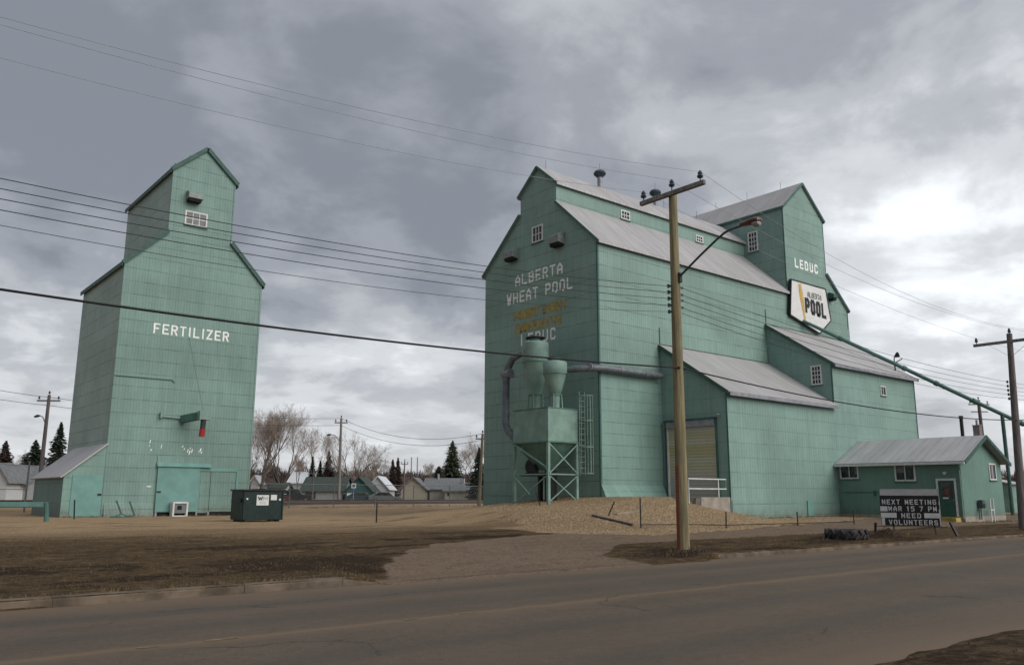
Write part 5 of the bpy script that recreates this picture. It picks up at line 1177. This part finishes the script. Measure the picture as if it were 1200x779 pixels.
# blue street sign on a post in front of the teal house
b0 = far(415, 108); ss = thing('street_sign', 'small blue and white sign on a post before the teal house', 'sign', (b0.x, b0.y, .4))
q = MB(); q.tube([(b0.x, b0.y, .2), (b0.x, b0.y, 3.0)], .05, 6); q.build('post', M_galv, ss)
rv = Vector((_rt.x, _rt.y, 0)); nv = Vector((-b0.x, -b0.y, 0)).normalized()
q = MB(); q.obox(b0+Vector((0, 0, 2.7))+nv*.06, rv, nv, (0, 0, 1), .3, .01, .3); pl2 = q.build('sign_plate', M_white, ss)
q = MB(); q.obox(b0+Vector((0, 0, 2.7))+nv*.075, rv, nv, (0, 0, 1), .17, .003, .18); q.build('sign_symbol', mat('sign_teal', (.05, .12, .15), .6), pl2)
q = MB(); q.obox(b0+Vector((0, 0, 2.05))+nv*.06, rv, nv, (0, 0, 1), .38, .01, .1); q.build('sign_plate', mat('sign_blue', (.03, .09, .25), .5), ss)

# ------------------------------------------------------------------ trees
def bare_tree(px, ytop, depth, label, spread=.5, trunk=.28, seed=1, stems=1, grp='bare trees beyond the fence', m_=None, lv=6):
    depth *= 1.42; px = 600+(px-600)*(1+.19*(579-ytop)/F*.8); rnd = random.Random(seed); b0 = far(px, depth); D = FWD+RGT*((px-600)/F)+UP*((389.5-ytop)/F)
    Ht = CAMH+D.z*math.hypot(b0.x, b0.y)/math.hypot(D.x, D.y)-.4
    t = thing('bare_tree', label, 'tree', (b0.x, b0.y, .35), grp); tk = MB(); tw = MB()
    def grow(p, d, L, r, lev):
        q = p; n = 3 if lev < 3 else 2; pts = [p]; dd = d.copy()
        for i in range(n):
            dd = (dd+Vector((rnd.gauss(0, .12), rnd.gauss(0, .12), rnd.gauss(.03, .08)))).normalized(); q = q+dd*L/n; pts.append(q)
        rs = [r*(1-.45*i/n) for i in range(n+1)]
        (tk if lev < 3 else tw).tube(pts, rs, 6 if lev < 2 else 3, caps=False)
        if lev >= lv: return
        k = 3 if lev in (0, 1, 3) else 4
        for i in range(k):
            an = rnd.uniform(0, 6.28); sp_ = rnd.uniform(.35, .95)*spread*1.3 if lev < 3 else rnd.uniform(.4, 1.1)
            ax = dd.cross(Vector((math.cos(an), math.sin(an), .3))).normalized()
            nd = (dd+ax*sp_+Vector((0, 0, .22))).normalized()
            base = pts[-1] if i < 2 else pts[rnd.randint(1, n)]
            grow(base, nd, L*rnd.uniform(.60, .80), max(r*rnd.uniform(.46, .60), .011), lev+1)
    for s_ in range(stems):
        grow(Vector((b0.x+rnd.uniform(-.5, .5)*(stems > 1), b0.y+rnd.uniform(-.5, .5)*(stems > 1), .2)), Vector((rnd.gauss(0, .14), rnd.gauss(0, .14), 1)).normalized(), Ht*.33, trunk, 0)
    zm = max(v.z for v in tw.v); k = (Ht+.4)/zm
    for mb in (tk, tw):
        for v in mb.v: v.z = .2+(v.z-.2)*k
    tk.build('trunk', M_bark, t); tw.build('crown', m_ or M_twig, t)
bt_ = [(311, 470, 100, 'tallest bare cottonwood, right beside the narrow elevator', .30, .24, 11, 3), (331, 476, 104, 'bare leaning tree right of the tall cottonwood', .34, .22, 5, 3), (349, 530, 98, 'small slender bare tree right of the cottonwoods', .4, .13, 8, 1),
       (377, 505, 125, 'bare tree behind the dark spruces', .5, .22, 21, 1), (413, 503, 112, 'wide bare tree just behind the pale pole', .75, .26, 4, 2), (441, 530, 128, 'round bare elm left of the brown spruce pair', .6, .25, 31, 2),
       (547, 505, 128, 'tall bare tree behind the pine near the big elevator', .5, .25, 17, 2), (520, 535, 140, 'faint bare tree left of the pine', .6, .2, 19, 2), (296, 505, 108, 'bare tree half hidden by the narrow elevator', .45, .2, 41, 1),
       (428, 545, 118, 'low bare tree over the teal house', .8, .14, 55, 2), (18, 525, 112, 'bare tree between the left-edge spruces', .5, .16, 61, 2)]
for a in bt_: bare_tree(*a[:3], a[3], a[4], a[5], a[6], a[7])
def spruce(px, ytop, depth, w_px, label, m_, seed, shape=1.0, base=1.0, grp='conifers beyond the yard'):
    depth *= 1.42; px = 600+(px-600)*(1+.19*(579-ytop)/F*.8); rnd = random.Random(seed); b0 = far(px, depth); D = FWD+RGT*((px-600)/F)+UP*((389.5-ytop)/F)
    Ht = CAMH+D.z*math.hypot(b0.x, b0.y)/math.hypot(D.x, D.y); Rr = w_px/2*depth/F
    t = thing('spruce_tree', label, 'tree', (b0.x, b0.y, .35), grp)
    MB().tube([(b0.x, b0.y, .2), (b0.x, b0.y, Ht*.95)], [.22, .03], 8).build('trunk', M_bark, t)
    q = MB(); n = int(Ht*9)
    for i in range(n):
        z = base+(Ht-base)*(i/n); kk = 1-(z-base)/(Ht-base); rr = Rr*(kk**shape)*(rnd.uniform(.62, 1.15)+.12*math.sin(i*1.7))+.06
        for j in range(rnd.randint(6, 9)):
            an = rnd.uniform(0, 6.28); rj = rr*rnd.uniform(.7, 1.1); e1 = Vector((math.cos(an), math.sin(an), 0)); e2 = Vector((-e1.y, e1.x, 0)); o_ = Vector((b0.x, b0.y, z))
            tip = o_+e1*rj+Vector((0, 0, -rj*rnd.uniform(.1, .45)+rj*.12))
            for s_ in range(max(2, int(rj*2.6))):
                f_ = (s_+rnd.random())/max(2, int(rj*2.6)); c = o_.lerp(tip, .25+.75*f_); wd_ = .32*(1.15-f_)*min(1.3, .3+rj*.5)+.08
                p1 = c+e2*wd_+Vector((0, 0, rnd.uniform(-.22, .05))); p2 = c-e2*wd_+Vector((0, 0, rnd.uniform(-.22, .05))); p3 = c+e1*rnd.uniform(.2, .5)*min(1, .3+rj*.5)+Vector((0, 0, rnd.uniform(-.28, .1))); p4 = c-e1*.25+Vector((0, 0, .14))
                q.add([p1, p3, p2, p4], [(0, 1, 3), (3, 1, 2)])
    q.build('crown', m_, t)
for a in ((71, 494, 92, 46, 'dark spruce rising beside the narrow elevator, above the lean-to roof', M_spruce, 1, .85), (42, 515, 96, 50, 'broad dark spruce just left of the weathered pole', M_spruce, 2, .7), (7, 516, 90, 52, 'reddish dark spruce at the left edge', M_spruceb, 3, .9),
          (367, 535, 120, 20, 'slim dark spruce, leftmost of the three by the pale pole', M_spruce, 4), (376, 540, 118, 18, 'small dark spruce between its two neighbours by the pale pole', M_spruce, 5), (386, 528, 116, 32, 'brown-tinged spruce, rightmost of the three by the pale pole', M_spruceb, 6, .95),
          (461, 538, 125, 17, 'brown spruce, left of the twin pair', M_spruceb, 7, .75), (467, 536, 126, 17, 'brown spruce, right of the twin pair', M_spruceb, 8, .75),
          (531, 516, 124, 40, 'ragged green pine behind the bungalow roof', M_pine, 9, .85, 2.0), (562, 524, 96, 34, 'dark spruce half hidden by the big elevator', M_spruce, 10, .9), (515, 546, 128, 22, 'low rounded pine left of the ragged pine', M_pine, 12, .5), (324, 550, 112, 20, 'dark bushy spruce under the bare trees', M_spruce, 13, .5, .6)):
    spruce(*a)
# far woods and scrub that read as one mass
q = MB(); rnd = random.Random(3)
for i in range(60000):
    px = rnd.uniform(-60, 600) if rnd.random() < .8 else rnd.uniform(1060, 1260); dp_ = rnd.uniform(200, 270); b0 = far(px, dp_)
    h_ = (6.6+3.4*noise.noise(Vector((px*.045, dp_*.04, 0))))*rnd.random()**.55; c = Vector((b0.x, b0.y, .4+h_)); s_ = rnd.uniform(.5, 1.3)
    d1 = Vector((rnd.gauss(0, .3), rnd.gauss(0, .3), rnd.gauss(0, 1))).normalized()*s_; d2 = Vector((rnd.gauss(0, 1), rnd.gauss(0, 1), rnd.gauss(0, .5))).normalized()*s_*.22
    q.add([c-d1, c+d2, c+d1], [(0, 1, 2)])
tag(q.build('far_woods', mat('far_twigs', (.075, .052, .045), .95, var=.3, vscale=.1), None), 'mass of distant bare trees and scrub along the horizon', 'woods', kind='stuff')
# low hill on the right horizon
q = MB(); pr = []
for i in range(41):
    k = i/40; x_ = 350+k*900; pr.append((x_, 130+k*60, 3+10*math.sin(k*3.1)**.6+2*noise.noise(Vector((k*6, 0, 0)))))
for a, b_ in zip(pr, pr[1:]):
    q.add([(a[0], a[1], 0), (b_[0], b_[1], 0), (b_[0]-10, b_[1]+60, b_[2]), (a[0]-10, a[1]+60, a[2]), (a[0], a[1]+300, 0), (b_[0], b_[1]+300, 0)], [(0,1,2,3), (3,2,5,4)])
tag(q.build('hill', mat('hill_scrub', (.07, .06, .06), .95, var=.25, vscale=.05), None), None, None, kind='structure')

# ------------------------------------------------------------------ dead grass and clods on the verges (uncountable)
q = MB(); rnd = random.Random(9)
def blade(x, y, h, w_):
    an = rnd.uniform(0, 6.28); ux_ = Vector((math.cos(an), math.sin(an), 0))*w_; ln = Vector((rnd.gauss(0, .5), rnd.gauss(0, .5), 1)).normalized()*h; b0 = Vector((x, y, gz(x, y)-.01))
    q.add([b0-ux_, b0+ux_, b0+ln], [(0, 1, 2)])
n = 0
while n < 26000:
    if rnd.random() < .7: x, y = rnd.uniform(-1, 10), 14.85+rnd.random()**1.4*13
    else: x, y = rnd.uniform(16.5, 34), rnd.uniform(14.9, 19)
    if drive(x, y) > .25 or mound(x, y) > .05: continue
    cl_ = noise.noise(Vector((x*1.3, y*1.3, 0)))+.5*noise.noise(Vector((x*5, y*5, 3)))
    if cl_ < -.15+rnd.random()*.25: continue
    blade(x, y, rnd.uniform(.025, .075), rnd.uniform(.004, .010)); n += 1
tag(q.build('dead_grass', mat('dead_grass', (.105, .074, .040), .9, var=.5, vscale=2.5), None), 'short dead grass over the verges', 'grass', kind='stuff')
q = MB()
for i in range(1500):
    r_ = rnd.random()
    if r_ < .35: x, y = 19.4+rnd.gauss(0, .9), 15.9+rnd.gauss(0, .45)
    elif r_ < .6: x, y = HEAP[0]+rnd.gauss(0, .5), HEAP[1]+rnd.gauss(0, .3)
    elif r_ < .8: x, y = rnd.uniform(-1, 9.5), rnd.uniform(14.85, 20)
    else: x, y = rnd.uniform(4, 30), rnd.uniform(3.3, 4.5)
    if 4.6 < y < 14.85: continue
    s_ = rnd.uniform(.006, .022)*(1.6 if r_ < .6 else 1); c = Vector((x, y, gz(x, y)+s_*.3)); a_ = rnd.uniform(0, 6)
    vs_ = [c+Vector((math.cos(a_+k*2.1)*s_*rnd.uniform(.7, 1.2), math.sin(a_+k*2.1)*s_*rnd.uniform(.7, 1.2), -s_*.5)) for k in range(3)]+[c+Vector((rnd.gauss(0, .2)*s_, rnd.gauss(0, .2)*s_, s_*.7))]
    q.add(vs_, [(0, 1, 3), (1, 2, 3), (2, 0, 3)])
tag(q.build('soil_clods', mat('soil_clod', (.075, .056, .042), .95, var=.5, vscale=9), None), 'loose clods and stones on the verges', 'soil', kind='stuff')

q = MB(); n = 0; rnd = random.Random(21)
while n < 2200:
    x, y = rnd.uniform(20, 48), rnd.uniform(20.5, 40)
    if y < toe(x)+.2+rnd.gauss(0, .35) or x > x0 and y > 31.6 or x > ax0-2.5 and y > 27.1 or x < 20.5+.55*max(0, y-23) or (x > 31 and y > 31): continue
    s_ = rnd.uniform(.015, .05)*(1.5 if rnd.random() < .06 else 1); c = Vector((x, y, gz(x, y)+s_*.25)); a_ = rnd.uniform(0, 6)
    ring = [c+Vector((math.cos(a_+k*1.257)*s_*rnd.uniform(.7, 1.2), math.sin(a_+k*1.257)*s_*rnd.uniform(.7, 1.2), -s_*.3)) for k in range(5)]
    q.add(ring+[c+Vector((rnd.gauss(0, .2)*s_, rnd.gauss(0, .2)*s_, s_*.6))], [(k, (k+1) % 5, 5) for k in range(5)]); n += 1
tag(q.build('gravel_stones', mat('river_stone', (.30, .225, .145), .9, var=.5, vscale=6), None), 'larger loose stones over the gravel bank', 'gravel', kind='stuff')
q = MB(); rnd = random.Random(33)
def clump(cx, cy, n, sp_, h):
    for _ in range(n): blade(cx+rnd.gauss(0, sp_), cy+rnd.gauss(0, sp_), h*rnd.uniform(.5, 1.2), rnd.uniform(.006, .014))
for i in range(46): clump(rnd.uniform(10.4, 20.6), fy0-.2-abs(rnd.gauss(0, .15)), 14, .10, .16)
for i in range(70): clump(rnd.uniform(ax0+.2, ox0-.2), ay-.15-abs(rnd.gauss(0, .12)), 12, .08, .13)
for i in range(26): clump(rnd.uniform(ox0-.5, ox1), oy-.2-abs(rnd.gauss(0, .15)), 12, .08, .14)
for i in range(22): clump(ox0-.15-abs(rnd.gauss(0, .1)), rnd.uniform(21.6, 27), 12, .08, .14)
for (cx, cy) in ((19.5, 15.9), (44.6, 15.9), (16.5, 38.7), (tc_.x, tc_.y), (sc_.x, sc_.y)):
    for k in range(7): clump(cx+rnd.gauss(0, .45), cy+rnd.gauss(0, .3), 12, .07, .14)
for i in range(60): clump(rnd.uniform(-2, 8.5), 14.86+abs(rnd.gauss(0, .05)), 8, .05, .09)
for i in range(70): clump(rnd.uniform(30, 62), 70+rnd.gauss(0, .15), 10, .12, .3)
q2 = q.build('dry_weeds', mat('dry_weeds', (.16, .115, .060), .9, var=.5, vscale=4), None); tag(q2, 'dry weeds along wall feet, fence and posts', 'weeds', kind='stuff')
